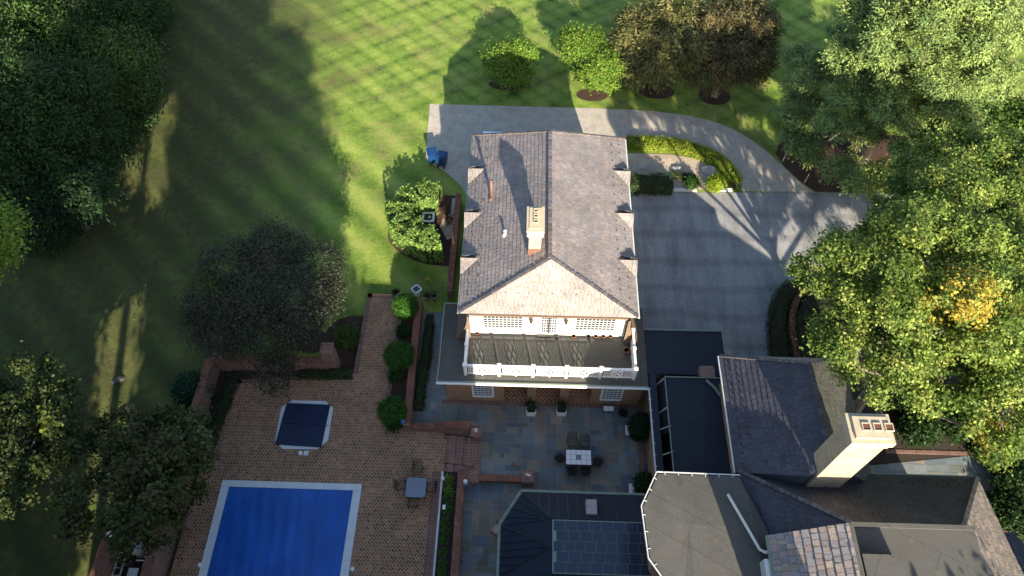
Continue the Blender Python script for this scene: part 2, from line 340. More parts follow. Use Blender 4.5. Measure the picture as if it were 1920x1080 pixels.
# ---------------------------------------------------------------- roofs of separate slates
SL = [(.222, .188, .178), (.208, .183, .178), (.235, .195, .18), (.205, .19, .192), (.24, .20, .18), (.198, .178, .178), (.218, .19, .182)]
SL_DARK = [(.054, .055, .074), (.051, .052, .070), (.059, .059, .077), (.057, .056, .075), (.052, .054, .071)]
def clip2(poly, a, b, c):
    """keep a*x+b*y<=c"""
    out = []
    for i in range(len(poly)):
        p, q = poly[i], poly[(i+1) % len(poly)]; dp = a*p[0]+b*p[1]-c; dq = a*q[0]+b*q[1]-c
        if dp <= 0: out.append(p)
        if dp*dq < 0:
            t = dp/(dp-dq); out.append((p[0]+(q[0]-p[0])*t, p[1]+(q[1]-p[1])*t))
    return out
def slates(mb, poly, e0, e1, course=.26, width=.27, pal=SL, seed=1, lift=.035):
    """cover the convex planar roof face poly (3D) with overlapping slates; e0-e1 is its eave"""
    rng = random.Random(seed); P3 = [np.array(p, float) for p in poly]; e0 = np.array(e0, float); e1 = np.array(e1, float)
    u = e1-e0; u /= np.linalg.norm(u); n = np.zeros(3)
    for i in range(1, len(P3)-1): n += np.cross(P3[i]-P3[0], P3[i+1]-P3[0])
    n /= np.linalg.norm(n)
    if n[2] < 0: n = -n
    v = np.cross(n, u); cen = sum(P3)/len(P3)
    if np.dot(cen-e0, v) < 0: v = -v
    Q = [(float(np.dot(p-e0, u)), float(np.dot(p-e0, v))) for p in P3]
    ar = sum(Q[i][0]*Q[(i+1) % len(Q)][1]-Q[(i+1) % len(Q)][0]*Q[i][1] for i in range(len(Q)))
    if ar < 0: Q = Q[::-1]
    us = [q[0] for q in Q]; vs = [q[1] for q in Q]
    def to3(q, h): return e0+u*q[0]+v*q[1]+n*h
    mb.face([to3(q, -.02) for q in (Q if np.dot(np.cross(u, v), n) > 0 else Q[::-1])], (.05, .05, .05))
    flip = np.dot(np.cross(u, v), n) < 0
    r = 0; y = min(vs)
    while y < max(vs):
        x = min(us)-rng.random()*width
        while x < max(us):
            w = width*rng.uniform(.75, 1.25); col = rng.choice(pal); k = rng.uniform(.88, 1.12); col = tuple(c*k for c in col)
            y0 = y-rng.random()*.02; rect = [(x+.006, y0), (x+w-.006, y0), (x+w-.006, y+course), (x+.006, y+course)]
            for i in range(len(Q)):
                p, q = Q[i], Q[(i+1) % len(Q)]; a, b = q[1]-p[1], -(q[0]-p[0]); rect = clip2(rect, a, b, a*p[0]+b*p[1])
                if len(rect) < 3: break
            if len(rect) >= 3:
                li = lift*rng.uniform(.8, 1.25)
                T = [to3(q, li*(1-(q[1]-y)/course)+.002) for q in rect]
                mb.face(T[::-1] if flip else T, col)
                lo = [q for q in rect if q[1] < y+.03*course or abs(q[1]-y0) < 1e-6]
                if len(lo) >= 2:
                    lo = sorted(lo)[:1]+sorted(lo)[-1:]
                    f = [to3(lo[0], 0), to3(lo[1], 0), to3(lo[1], li), to3(lo[0], li)]
                    mb.face(f[::-1] if flip else f, tuple(c*.6 for c in col))
            x += w
        y += course; r += 1
def ridgecaps(mb, a, b, w=.2, step=.3, col=(.13, .11, .11), seed=3):
    rng = random.Random(seed); a = np.array(a, float); b = np.array(b, float); L = np.linalg.norm(b-a); n = max(1, int(L/step))
    for i in range(n):
        p = a+(b-a)*(i/n); q = a+(b-a)*((i+.93)/n); k = rng.uniform(.7, 1.3)
        mb.bar(p+np.array([0, 0, .03+.02]), q+np.array([0, 0, .03]), w, .06, tuple(c*k for c in col))
# ---------------------------------------------------------------- foliage
def leaf_mesh(name, cen, nor, size, aspect, col, rng, m, parent=None, long_dir=None, mid=.35):
    """many small diamond leaves; cen, nor, col are (N,3) arrays"""
    N = len(cen); off = np.array(OFF[parent.name]) if parent else np.zeros(3)
    nor = nor/(np.linalg.norm(nor, axis=1, keepdims=True)+1e-9)
    r = rng.normal(size=(N, 3)) if long_dir is None else long_dir+rng.normal(size=(N, 3))*.35
    t = r-nor*np.sum(r*nor, axis=1, keepdims=True); t /= np.linalg.norm(t, axis=1, keepdims=True)+1e-9
    b = np.cross(nor, t); sz = (size*rng.uniform(.6, 1.4, N))[:, None]
    L = t*sz*.5; Wd = b*sz*.5*aspect; fold = nor*sz*.12
    V = np.empty((N, 4, 3)); c = cen-off
    V[:, 0] = c-L; V[:, 1] = c-L*(mid-.5)*-.6+Wd+fold; V[:, 2] = c+L; V[:, 3] = c-L*(mid-.5)*-.6-Wd+fold
    me = bpy.data.meshes.new(name); me.vertices.add(4*N); me.vertices.foreach_set('co', V.ravel().astype(np.float32))
    me.loops.add(4*N); me.loops.foreach_set('vertex_index', np.arange(4*N, dtype=np.int32))
    me.polygons.add(N); me.polygons.foreach_set('loop_start', np.arange(0, 4*N, 4, dtype=np.int32))
    try: me.polygons.foreach_set('loop_total', np.full(N, 4, dtype=np.int32))
    except Exception: pass
    ca = me.color_attributes.new('col', 'FLOAT_COLOR', 'POINT')
    C = np.ones((N, 4, 4), np.float32); C[:, :, :3] = np.clip(col, 0, 1)[:, None, :]; ca.data.foreach_set('color', C.ravel())
    me.update(calc_edges=True); me.validate()
    return finish(name, me, m, parent)
def clumps(blobs, per, rng, top=-.35, inner=.62):
    """clump centres near the surface of ellipsoid lobes (x,y,z,rx,ry,rz)"""
    P_ = []; Nn = []
    vol = np.array([max(b[3]*b[4], .01)*1. for b in blobs]); vol = vol/vol.mean()
    for b, k in zip(blobs, vol):
        n = max(3, int(per*k)); d = rng.normal(size=(n*3, 3)); d /= np.linalg.norm(d, axis=1, keepdims=True)
        d = d[d[:, 2] > top][:n]; r = rng.uniform(inner, 1.06, len(d))[:, None]
        rad = np.array(b[3:6]); P_.append(np.array(b[:3])+d*r*rad); Nn.append(d)
    return np.concatenate(P_), np.concatenate(Nn)
def crown(name, blobs, m, parent, seed, per=60, leaves=28, spread=.38, size=.2, aspect=.55, pal=((.05, .10, .02),), accents=None,
          top=-.35, droop=0, up=.6, flat=1.0, inner=.62, longout=0):
    rng = np.random.default_rng(seed); cc, cn = clumps(blobs, per, rng, top, inner); K = len(cc)
    pal = np.array(pal); tone = pal[rng.integers(0, len(pal), K)]*rng.uniform(.7, 1.3, (K, 1))
    if accents is not None:      # (centre, radius, colour): clumps that have already turned
        for c, r_, colr in accents:
            d = np.linalg.norm(cc-np.array(c), axis=1); sel = (d < r_) & (rng.random(K) < .6)
            tone[sel] = np.array(colr)*rng.uniform(.7, 1.25, (sel.sum(), 1))
    idx = np.repeat(np.arange(K), leaves); N = len(idx)
    sp = rng.normal(size=(N, 3))*spread*rng.uniform(.6, 1.3, (K, 1))[idx]; sp[:, 2] *= flat
    p = cc[idx]+sp; p[:, 2] -= droop*np.linalg.norm(sp[:, :2], axis=1)
    nor = cn[idx]*.5+np.array([0, 0, up])+rng.normal(size=(N, 3))*.45
    col = tone[idx]*rng.uniform(.7, 1.35, (N, 1))
    ld = None
    if longout: ld = sp*1.5/spread*.5+cn[idx]*longout-np.array([0, 0, droop])
    return leaf_mesh(name, p, nor, size, aspect, col, rng, m, parent, ld)
def trunk(name, base, targets, r0, m, parent, seed, fork=.45, r1=.05, wob=.25):
    rng = random.Random(seed); mb = MB(); b = np.array(base, float); tg = [np.array(t, float) for t in targets]
    cen = sum(tg)/len(tg); mz = min(t[2] for t in tg); top = np.array([b[0]*.5+cen[0]*.5, b[1]*.5+cen[1]*.5, b[2]+(cen[2]-b[2])*fork])
    mb.tube([b, b*.7+top*.3+np.array([rng.uniform(-wob, wob)*.3, 0, 0]), top], [r0*1.25, r0*.95, r0*.75], 9)
    lead = np.array([cen[0], cen[1], cen[2]]); mb.tube([top, top*.5+lead*.5+np.array([wob*.4, wob*.2, 0]), lead], [r0*.72, r0*.5, r0*.3], 7)
    for t in tg:
        s0 = top+(lead-top)*rng.uniform(0, .6); mid = s0*.5+t*.5+np.array([rng.uniform(-wob, wob)*2, rng.uniform(-wob, wob)*2, rng.uniform(-.1, .5)])
        mb.tube([s0, mid, t], [r0*.38, r0*.24, r1], 6)
        for k in range(3):
            q = t+np.array([rng.uniform(-1, 1), rng.uniform(-1, 1), rng.uniform(-.2, .8)])*1.1
            mb.tube([mid*.4+t*.6, (mid*.4+t*.6)*.5+q*.5+np.array([0, 0, .1]), q], [r1*1.2, r1*.8, r1*.3], 4)
    return mb.build(name, m, parent, True)
def tree(name, label, base, blobs, kind='broad', seed=1, r0=.3, group=None, bark='bark', fork=.45, **kw):
    e = empty(name, (base[0], base[1], base[2] if len(base) > 2 else 0), label, 'tree', group)
    trunk('trunk', (base[0], base[1], -.05), [b[:3] for b in blobs], r0, M[bark], e, seed, fork)
    crown('crown', blobs, M[kw.pop('leafm', 'leaf')], e, seed, **kw)
    return e
def sub(blobs, n, seed, k=.5, out=.72):
    rg = random.Random(seed); o = []
    for b in blobs:
        for j in range(n):
            a = 2.4*j+rg.random(); z = rg.uniform(-.35, .95); q = (1-z*z)**.5; kk = k*rg.uniform(.75, 1.2)
            o.append((b[0]+cos(a)*q*b[3]*out, b[1]+sin(a)*q*b[4]*out, b[2]+z*b[5]*out, b[3]*kk, b[4]*kk, b[5]*kk*1.1))
    return o
def LB(px, py, z, r, rz=None, ry=None):
    x, y, z = G(px, py, z); return (x, y, z, r, ry or r, rz or r*.7)
def shrub(name, label, px, py, r, h, pal, seed, n=60, leaves=26, size=.11, group=None, ball=False, cat='shrub', m='leaf', z0=0, spread=.13, aspect=.6):
    x, y, _ = G(px, py, z0+h*.6); e = empty(name, (x, y, z0), label, cat, group)
    mb = MB(); mb.tube([(x, y, z0-.02), (x, y, z0+h*.5)], [.05, .03], 6)
    for k in range(5):
        a = k*1.257+seed; mb.tube([(x, y, z0+.05), (x+cos(a)*r*.55, y+sin(a)*r*.55, z0+h*.62)], [.03, .012], 5)
    mb.build('stem', M['bark'], e, True)
    rng = random.Random(seed)
    bl = [(x, y, z0+h*.5, r*.96, r*.96, h*.5)] if ball else [(x+rng.uniform(-.35, .35)*r, y+rng.uniform(-.35, .35)*r, z0+h*rng.uniform(.42, .6), r*.68, r*.68, h*.42) for _ in range(5)]
    crown('foliage', bl, M[m], e, seed, per=n, leaves=leaves, spread=spread, size=size, aspect=aspect, pal=pal, top=-.5, up=.3, inner=.8 if ball else .55)
    return e
def hedge(name, label, path, w, h, pal, seed, z0=0, dens=170, size=.11, group=None, cat='hedge', lumps=.12):
    """hedge along a polyline of world xy points"""
    rng = np.random.default_rng(seed); P_ = [np.array(p[:2], float) for p in path]; cx = sum(P_)/len(P_)
    e = empty(name, (cx[0], cx[1], z0), label, cat, group); pts = []; nn = []; core = MB()
    ww = w if hasattr(w, '__len__') else [w]*len(P_)
    for i in range(len(P_)-1):
        a, b = P_[i], P_[i+1]; L = np.linalg.norm(b-a); d = (b-a)/L; s_ = np.array([-d[1], d[0]]); wa, wb = ww[i], ww[i+1]
        n = int(L*(max(wa, wb)+2*h)*dens)+4; t = rng.random(n); u = rng.uniform(-1, 1, n); top = rng.random(n) < max(wa, wb)/(max(wa, wb)+1.6*h)
        wd = wa+(wb-wa)*t; side = np.where(top, u, np.sign(u)); z_ = u; z = np.where(top, 1.0, rng.random(n))
        gl = t*L+i*.83; lump = 1+lumps*.6*np.sin(gl*1.9+seed+z_*1.3)+lumps*.4*np.sin(gl*4.7+u*2.1+seed*3)
        xy = a+(b-a)*t[:, None]+s_*(side*wd*.5*lump)[:, None]; zz = z0+h*z*lump*(1-.12*np.abs(side)**3*top)
        p = np.column_stack([xy, zz])+rng.normal(size=(n, 3))*.045; pts.append(p)
        nn.append(np.column_stack([s_[0]*np.where(top, .2, 1)*side, s_[1]*np.where(top, .2, 1)*side, np.where(top, 1, .35)]))
        q = .38; core.prism([tuple(a+s_*wa*q), tuple(a-s_*wa*q), tuple(b-s_*wb*q), tuple(b+s_*wb*q)], z0, z0+h*.84)
    core.build('twigs', M['soil'], e)
    p = np.concatenate(pts); nor = np.concatenate(nn)+rng.normal(size=(len(p), 3))*.5; pal = np.array(pal)
    cl = rng.integers(0, len(pal), len(p)); col = pal[cl]*(1+.25*np.sin(p[:, 0]*5.1+p[:, 1]*3.3)*np.sin(p[:, 1]*6.2-p[:, 0]*2.2))[:, None]*rng.uniform(.55, 1.45, (len(p), 1))
    leaf_mesh('foliage', p, nor, size, .6, col, rng, M['leaf'], e); return e
# ================================================================ THE GROUND
def sheet(name, poly, z, m, kind='structure', thick=0.0):
    mb = MB()
    if thick: mb.prism(poly, z-thick, z, bottom=False)
    else:
        a = sum(poly[i][0]*poly[(i+1) % len(poly)][1]-poly[(i+1) % len(poly)][0]*poly[i][1] for i in range(len(poly)))
        mb.face([(p[0], p[1], z) for p in (poly if a > 0 else poly[::-1])])
    return tag(mb.build(name, m), kind=kind)
def smooth(pts, n=6):
    out = []
    for i in range(len(pts)-1):
        p0 = pts[max(i-1, 0)]; p1 = pts[i]; p2 = pts[i+1]; p3 = pts[min(i+2, len(pts)-1)]
        for k in range(n):
            t = k/n; out.append(tuple(.5*((2*p1[j])+(-p0[j]+p2[j])*t+(2*p0[j]-5*p1[j]+4*p2[j]-p3[j])*t*t+(-p0[j]+3*p1[j]-3*p2[j]+p3[j])*t**3) for j in range(2)))
    return out+[tuple(pts[-1])]
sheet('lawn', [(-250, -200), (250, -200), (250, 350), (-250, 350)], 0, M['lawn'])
drv_out = smooth(GL([(1110, 203), (1215, 208), (1290, 217), (1340, 229), (1385, 248), (1430, 278), (1470, 314), (1500, 342), (1527, 361)]))
drv_in = smooth(GL([(1388, 358), (1390, 345), (1380, 315), (1350, 288), (1310, 272), (1250, 262), (1175, 258)]))
ga = G(1175, 258)
drv_sw = smooth(GL([(876, 372), (866, 352), (850, 335), (828, 318), (806, 304), (798, 296)]))
sheet('driveway', GL([(806, 195)])+drv_out+drv_in+[(6.2, 37), (4, 34), (-2.6, 33)]+drv_sw, .008, M['paver'])
park = GL([(1176, 361), (1527, 361), (1700, 364)])+[(27, 30), (24, 26)]+smooth(GL([(1520, 495), (1492, 520), (1470, 545), (1457, 580), (1451, 620), (1450, 670)]))+[G(1450, 690)[:2], (6, 19), (6, 33.4)]
sheet('parking_court', park, .014, M['asphalt'])
kerb = MB()
for a_, b_ in (((1262, 357), (1306, 358)), ((1345, 357), (1372, 357)), ((1186, 354), (1206, 354))):
    p, q = G(*a_), G(*b_); kerb.box(p[0], q[0], p[1]-.1, p[1]+.12, -.02, .13)
tag(kerb.build('kerb', M['offwhite'], bevel=.02), kind='structure')
# beds
isl = smooth(GL([(1176, 288), (1250, 290), (1310, 300), (1345, 318), (1360, 336), (1364, 356)]))+GL([(1180, 357)])
sheet('gravel_bed', isl, .03, M['gravel'])
sheet('mulch_bed', smooth(GL([(1455, 290), (1462, 270), (1490, 254), (1540, 248), (1640, 250), (1740, 262)]))+[(33, 42), (30, 35)]+GL([(1700, 362), (1529, 360), (1500, 340), (1470, 312), (1455, 290)]), .006, M['mulch'])
def ell(px, py, rx, ry, n=22):
    x, y, _ = G(px, py); return [(x+rx*cos(2*pi*k/n), y+ry*sin(2*pi*k/n)) for k in range(n)]
sheet('mulch_bed', ell(1232, 172, 1.35, .8), .005, M['mulch']); sheet('mulch_bed', ell(1340, 180, 1.2, 1.0), .005, M['mulch'])
sheet('mulch_bed', ell(955, 158, 1.6, .7), .005, M['mulch']); sheet('mulch_bed', ell(1110, 178, 1.2, .7), .005, M['mulch'])
sheet('mulch_bed', smooth(GL([(862, 372), (845, 366), (800, 372), (745, 405), (727, 440), (745, 470), (790, 493), (846, 500)]))+GL([(856, 500)]), .006, M['mulch'])
sheet('gravel_strip', GL([(848, 372), (858, 372), (852, 445), (838, 450), (825, 425), (832, 405), (845, 400)]), .012, M['gravel'])
sheet('mulch_bed', smooth(GL([(612, 705), (606, 660), (610, 625), (630, 602), (662, 592), (690, 594)]))+GL([(662, 705)]), .006, M['mulch'])
sheet('mulch_bed', ell(585, 640, 1.0, .8), .005, M['mulch'])
sheet('planting_bed', GL([(1450, 672), (1452, 600), (1465, 550), (1500, 515), (1560, 520), (1620, 600), (1620, 680)]), .02, M['soil'])
sheet('planting_bed', [(16, 9), (16, 19.5), (34, 20.5), (34, 5), (25.5, 5)], .02, M['soil'])
# ================================================================ PATIO, PATHS, TERRACE
FL = [(.15, .18, .18), (.135, .17, .18), (.19, .195, .165), (.17, .185, .185), (.21, .195, .14), (.16, .18, .16), (.22, .19, .15), (.12, .15, .17), (.17, .165, .155)]
def flags(name, poly, z, u=.3, seed=5):
    rng = random.Random(seed); xs = [p[0] for p in poly]; ys = [p[1] for p in poly]; x0, y0 = min(xs), min(ys)
    nx = int((max(xs)-x0)/u)+2; ny = int((max(ys)-y0)/u)+2; used = set(); mb = MB()
    a = sum(poly[i][0]*poly[(i+1) % len(poly)][1]-poly[(i+1) % len(poly)][0]*poly[i][1] for i in range(len(poly)))
    P_ = poly if a > 0 else poly[::-1]
    mb.face([(p[0], p[1], z) for p in P_], (.22, .225, .20))
    for j in range(ny):
        for i in range(nx):
            if (i, j) in used: continue
            w, h = rng.choice([(1, 1), (2, 1), (1, 2), (2, 2), (3, 2), (2, 3), (3, 2), (2, 2), (2, 1), (3, 1)])
            while w > 1 and any((i+k, j) in used for k in range(w)): w -= 1
            for k in range(w):
                for l in range(h): used.add((i+k, j+l))
            X0, X1, Y0, Y1 = x0+i*u+.012, x0+(i+w)*u-.012, y0+j*u+.012, y0+(j+h)*u-.012
            r = [(X0, Y0), (X1, Y0), (X1, Y1), (X0, Y1)]
            for k in range(len(P_)):
                p, q = P_[k], P_[(k+1) % len(P_)]; A, B = q[1]-p[1], -(q[0]-p[0]); r = clip2(r, A, B, A*p[0]+B*p[1])
                if len(r) < 3: break
            if len(r) >= 3:
                c = rng.choice(FL); k = rng.uniform(.75, 1.2); mb.face([(p[0], p[1], z+.008) for p in r], tuple(v*k for v in c))
    return tag(mb.build(name, M['flag']), kind='structure')
TZ = .4
flags('patio', [(-6.3, 5.5), (6.75, 5.5), (6.75, 17.7), (-4.3, 17.7), (-4.6, 23.2), (-6.3, 23.2)][:0] or [(-6.4, 5.5), (6.9, 5.5), (6.9, 17.35), (-6.4, 17.35)], .01, .31, 5)
flags('side_path', [(-6.4, 17.35), (-3.6, 17.35), (-3.6, 23.4), (-6.4, 23.4)], .01, .31, 8)
flags('garden_path', [(17, 14.2), G(1850, 852)[:2], G(1868, 900)[:2], (17, 12.6)], .03, .4, 9)
flags('garden_path', [G(1826, 898)[:2], G(1868, 900)[:2], G(1872, 1002)[:2], G(1848, 1005)[:2]], .034, .4, 10)
be = MB(); p = G(1660, 850); q = G(1850, 852); be.box(p[0], q[0], p[1]-.0, p[1]+.22, 0, .05)
p = G(1870, 1000); be.box(p[0]-.3, p[0]+4, p[1]-.1, p[1]+.12, 0, .05)
tag(be.build('brick_edging', M['brickedge_y']), kind='structure')
be = MB(); be.box(-4.5, 6.7, 17.33, 17.6, 0, .03); tag(be.build('brick_edging', M['brickedge_y']), kind='structure')
be = MB(); be.box(6.45, 6.75, 11.5, 17.3, 0, .1); tag(be.build('brick_edging', M['brickedge']), kind='structure')
# raised brick terrace round the pool
TA, TB = G(690, 550, TZ), G(762, 556, TZ)
tL = [G(662, 700, TZ), G(662, 712, TZ), G(447, 712, TZ), G(385, 845, TZ), G(318, 1080, TZ)]
xr = G(818, 1000, TZ)[0]     # right hand kerb line of the paving
xs_ = G(835, 850, TZ)[0]
ytop, ybot = G(800, 812, TZ)[1], G(835, 884, TZ)[1]
bedTL, bedBL = G(752, 606, TZ), G(722, 800, TZ)
terr = [TA[:2], G(752, 553, TZ)[:2], bedTL[:2], G(737, 708, TZ)[:2], bedBL[:2], G(757, 802, TZ)[:2], (xs_, ytop), (xs_, ybot), (xr, ybot), (xr, 0)]+[(G(318, 1080, TZ)[0]+.0, 0)]+[p[:2] for p in tL[::-1]]
mb = MB(); mb.prism(terr, -.05, TZ); tag(mb.build('terrace', M['herring']), kind='structure')
# soldier course borders
def strip(name, a, b, w, z, m, h=.012, kind='structure'):
    a = np.array(a[:2]); b = np.array(b[:2]); d = b-a; d /= np.linalg.norm(d); s_ = np.array([-d[1], d[0]])*w
    return [tuple(a), tuple(b), tuple(b+s_), tuple(a+s_)]
sd = MB()
for a_, b_, w_ in ((TA, tL[0], .28), (tL[0], tL[2], .24), (tL[2], tL[3], .24), (G(752, 553, TZ), TA, .28), (bedBL, G(737, 708, TZ), .2), (G(737, 708, TZ), bedTL, .2)):
    sd.prism(strip('', a_, b_, w_, 0, None), TZ-.02, TZ+.012)
sd.prism([(xr-.45, 0), (xr, 0), (xr, ybot), (xr-.45, ybot)], TZ-.02, TZ+.012)
tag(sd.build('terrace_border', M['brickedge']), kind='structure')
cb = MB(); cb.box(xr, xr+.1, 0, ybot, 0, TZ+.03); tag(cb.build('bed_kerb', M['offwhite'], bevel=.01), kind='structure')
xw = G(856, 950, TZ)[0]
sheet('planting_bed', [(xr+.14, 0), (xw, 0), (xw, ybot), (xr+.14, ybot)], TZ-.02, M['soil'], thick=.4)
sheet('planting_bed', [bedTL[:2], G(778, 560, TZ)[:2], G(762, 798, TZ)[:2], bedBL[:2], G(737, 708, TZ)[:2]], TZ+.004, M['mulch'], thick=.4)
sheet('planting_bed', [G(405, 690, TZ)[:2], G(662, 690, TZ)[:2], G(662, 712, TZ)[:2], G(447, 712, TZ)[:2], G(385, 845, TZ)[:2], G(350, 845, TZ)[:2]], TZ-.005, M['soil'], thick=.4)
sheet('planting_bed', [G(800, 590)[:2], G(814, 590)[:2], G(792, 772)[:2], G(774, 772)[:2]], .05, M['soil'])
# ================================================================ GARDEN WALLS, STEPS
def wall(name, label, a, b, t, z0, z1, group=None, cap=.07, over=.03, side=0, capmat='brickcap', z1b=None):
    """wall from a to b (its centre line shifted by side), with a rowlock cap"""
    a = np.array(a[:2]); b = np.array(b[:2]); d = (b-a)/np.linalg.norm(b-a); n = np.array([-d[1], d[0]]); a = a+n*side; b = b+n*side
    z1b = z1 if z1b is None else z1b
    e = empty(name, ((a[0]+b[0])/2, (a[1]+b[1])/2, z0), label, 'wall', group)
    def q(w, x=0): return [tuple(a-n*w-d*x), tuple(b-n*w+d*x), tuple(b+n*w+d*x), tuple(a+n*w-d*x)]
    mb = MB(); mb.prism(q(t/2), z0-.05, [z1-cap, z1b-cap, z1b-cap, z1-cap]); mb.build('wall_face', M['brick'], e)
    # cap as single bricks laid across
    L = np.linalg.norm(b-a); k = int(L/.085)+1; cp = MB(); rng = random.Random(int(abs(a[0]*31+b[1]*7)))
    for i in range(k):
        u0, u1 = i/k, (i+.86)/k; p, r = a+(b-a)*u0, a+(b-a)*u1; w = t/2+over
        zz = z1+(z1b-z1)*(u0+u1)/2+rng.uniform(-.003, .003)
        cp.prism([tuple(p-n*w), tuple(r-n*w), tuple(r+n*w), tuple(p+n*w)], zz-cap, zz, bottom=False)
    cj = MB(); cj.prism(q(t/2+over-.012), z1-cap-.002, [z1-.012, z1b-.012, z1b-.012, z1-.012]); 
    c = cp.build('cap', M['capbrick'], e); cj.build('mortar_bed', M['mortar'], c)
    return e
t_ = NT('single_brick'); g_ = t_.noise(t_.geo(), 7.3, 2)
M['capbrick'] = t_.out(t_.mix(1.0, t_.ramp(g_, [(.3, (.15, .06, .042)), (.55, (.27, .11, .07)), (.75, (.36, .17, .11))]), t_.ramp(t_.noise(t_.geo(), .9, 4), [(.3, .6), (.7, 1.1)]), 'MULTIPLY'), .9)
M['mortar'] = plain('mortar', (.40, .32, .25), .95, 0, .2, 5)
# west wall of the pool terrace, the wall on its north side, the equipment yard
WX = -17.55
yN = G(415, 672, 1.6)[1]
wall('garden_wall', 'long tall brick wall running down the west side of the pool terrace', (WX, yN), (WX-.05, 11.0), .36, 0, 1.75)
wall('garden_wall', 'thick brick wall with steps in its top between pool terrace and equipment yard', (WX+.05, 10.3), (WX+.05, 2), .42, 0, 1.9)
wall('garden_wall', 'brick wall on the north side of the pool terrace under the dark tree', (WX+.2, yN+.05), (G(612, 690, 1.2)[0], yN+.15), .34, 0, 1.5)
ex0 = WX-2.55
wall('garden_wall', 'brick outer wall of the equipment yard at the bottom left', (ex0, 10.0), (ex0, 2), .45, 0, 1.5)
wall('garden_wall', 'short brick cross wall closing the equipment yard under the maple', (ex0, 10.3), (WX-.25, 10.3), .35, 0, 1.5)
def pier(label, x, y, s, h, z0=0, cap=.12, group=None):
    e = empty('brick_pier', (x, y, z0), label, 'pier', group)
    MB().box(x-s/2, x+s/2, y-s/2, y+s/2, z0-.03, z0+h-cap).build('shaft', M['brick'], e)
    cp = MB(); o = s/2+.05; cp.box(x-o, x+o, y-o, y+o, z0+h-cap, z0+h-cap*.45); cp.box(x-o+.07, x+o-.07, y-o+.07, y+o-.07, z0+h-cap*.45, z0+h)
    cp.build('cap', M['brickcap'], e); return e
x, y, _ = G(412, 664, 1.9); pier('tall brick corner pier at the north west corner of the pool terrace', x, y, .62, 2.0)
x, y, _ = G(613, 655, 2.3); pier('tall sunlit brick pier beside the round shrub at the end of the north wall', x, y, .62, 2.5)
x, y, _ = G(330, 966, 2.1); pier('reddish brick pier where the equipment yard meets the west wall', x, y, .5, 2.15)
# wall between terrace bed and side path
a, b = G(786, 560, .9), G(762, 797, .9)
wall('garden_wall', 'straight brick wall between the round topiaries and the side path hedge', a, b, .34, 0, .95)
# wall above the steps with the rising curve
yu = G(820, 800, TZ+.35)[1]; xa, xb = G(762, 797, TZ+.3)[0], G(880, 803, TZ+.5)[0]
e = empty('garden_wall', ((xa+xb)/2, yu, 0), 'curved top brick wall on the upper side of the patio steps', 'wall')
mb = MB(); cp = MB(); n = 22; prof = []
for i in range(n+1):
    u = i/n; h = TZ+.32+(.42*(.5-.5*cos(pi*min(1, max(0, (u-.35)/.35))))); prof.append((xa+(xb-xa)*u, h))
for i in range(n):
    (x0, h0), (x1, h1) = prof[i], prof[i+1]
    mb.prism([(x0, yu-.17), (x1, yu-.17), (x1, yu+.17), (x0, yu+.17)], 0, [h0-.07, h1-.07, h1-.07, h0-.07])
k = int((xb-xa)/.085)
for i in range(k):
    x0 = xa+(xb-xa)*i/k; x1 = x0+.073; hh = np.interp(x0, [p[0] for p in prof], [p[1] for p in prof])
    cp.box(x0, x1, yu-.2, yu+.2, hh-.08, hh)
mb.build('wall_face', M['brick'], e); cp.build('cap', M['capbrick'], e)
# steps
xs1 = G(880, 850, 0)[0]
e = empty('brick_steps', ((xs_+xs1)/2, (ytop+ybot)/2, 0), 'flight of brick steps from the pool terrace down to the patio', 'steps')
nst = 3; tw = (xs1-xs_+.1)/nst
for i in range(nst):
    MB().box(xs_+i*tw-.003, xs_+(i+1)*tw+.02, ybot+.003, ytop-.003, -.02, TZ-(i+1)*TZ/(nst+.6)+.0).build('step', M['brickcap'], e)
xl1 = G(901, 850, 0)[0]
tag(MB().box(xs1+.13, xl1, ybot-.1, ytop+.2, 0, .06).build('step_landing', M['brickcap']), kind='structure')
# wall beside the planting bed and its return, with piers
wall('garden_wall', 'low brick wall along the row of small green plants beside the patio', (xw+.17, ybot), (xw+.17, 1), .34, 0, TZ+.35)
x0, y0, _ = G(860, 890, TZ+.4); 
yl = G(940, 897, .35)[1]
wall('garden_wall', 'low dark red brick wall crossing the patio between two piers', (G(896, 893, .4)[0], yl), (G(980, 899, .4)[0], yl), .3, 0, .42)
x1_, y1_, _ = G(990, 893, .9); pier('brick pier with a small white bird at the end of the low patio wall', x1_, y1_, .55, .95)
x2_, y2_, _ = G(892, 808, .9); pier('brick pier with a white rabbit at the top of the patio steps', x2_, y2_, .5, .9)
x3_, y3_, _ = G(885, 893, .5); pier('low brick pier between the patio steps and the crossing wall', x3_, y3_, .62, .5)
# railings on the steps
def handrail(label, a, b):
    e = empty('handrail', (a[0], a[1], 0), label, 'railing', 'iron handrails at the steps'); mb = MB()
    mb.tube([a, b, (b[0]+.25, b[1], b[2]-.1)], .022, 6); mb.build('rail', M['darkmetal'], e)
    for t in (0.06, .9): p = np.array(a)*(1-t)+np.array(b)*t; MB().tube([(p[0], p[1], 0), tuple(p)], .018, 6).build('post', M['darkmetal'], e)
handrail('thin iron handrail across the middle of the brick steps', G(832, 868, TZ+.8), G(880, 874, .85))
handrail('dark iron handrail beside the curved wall of the steps', (xs_-.1, ytop-.35, TZ+.8), (xs1, ytop-.35, .85))
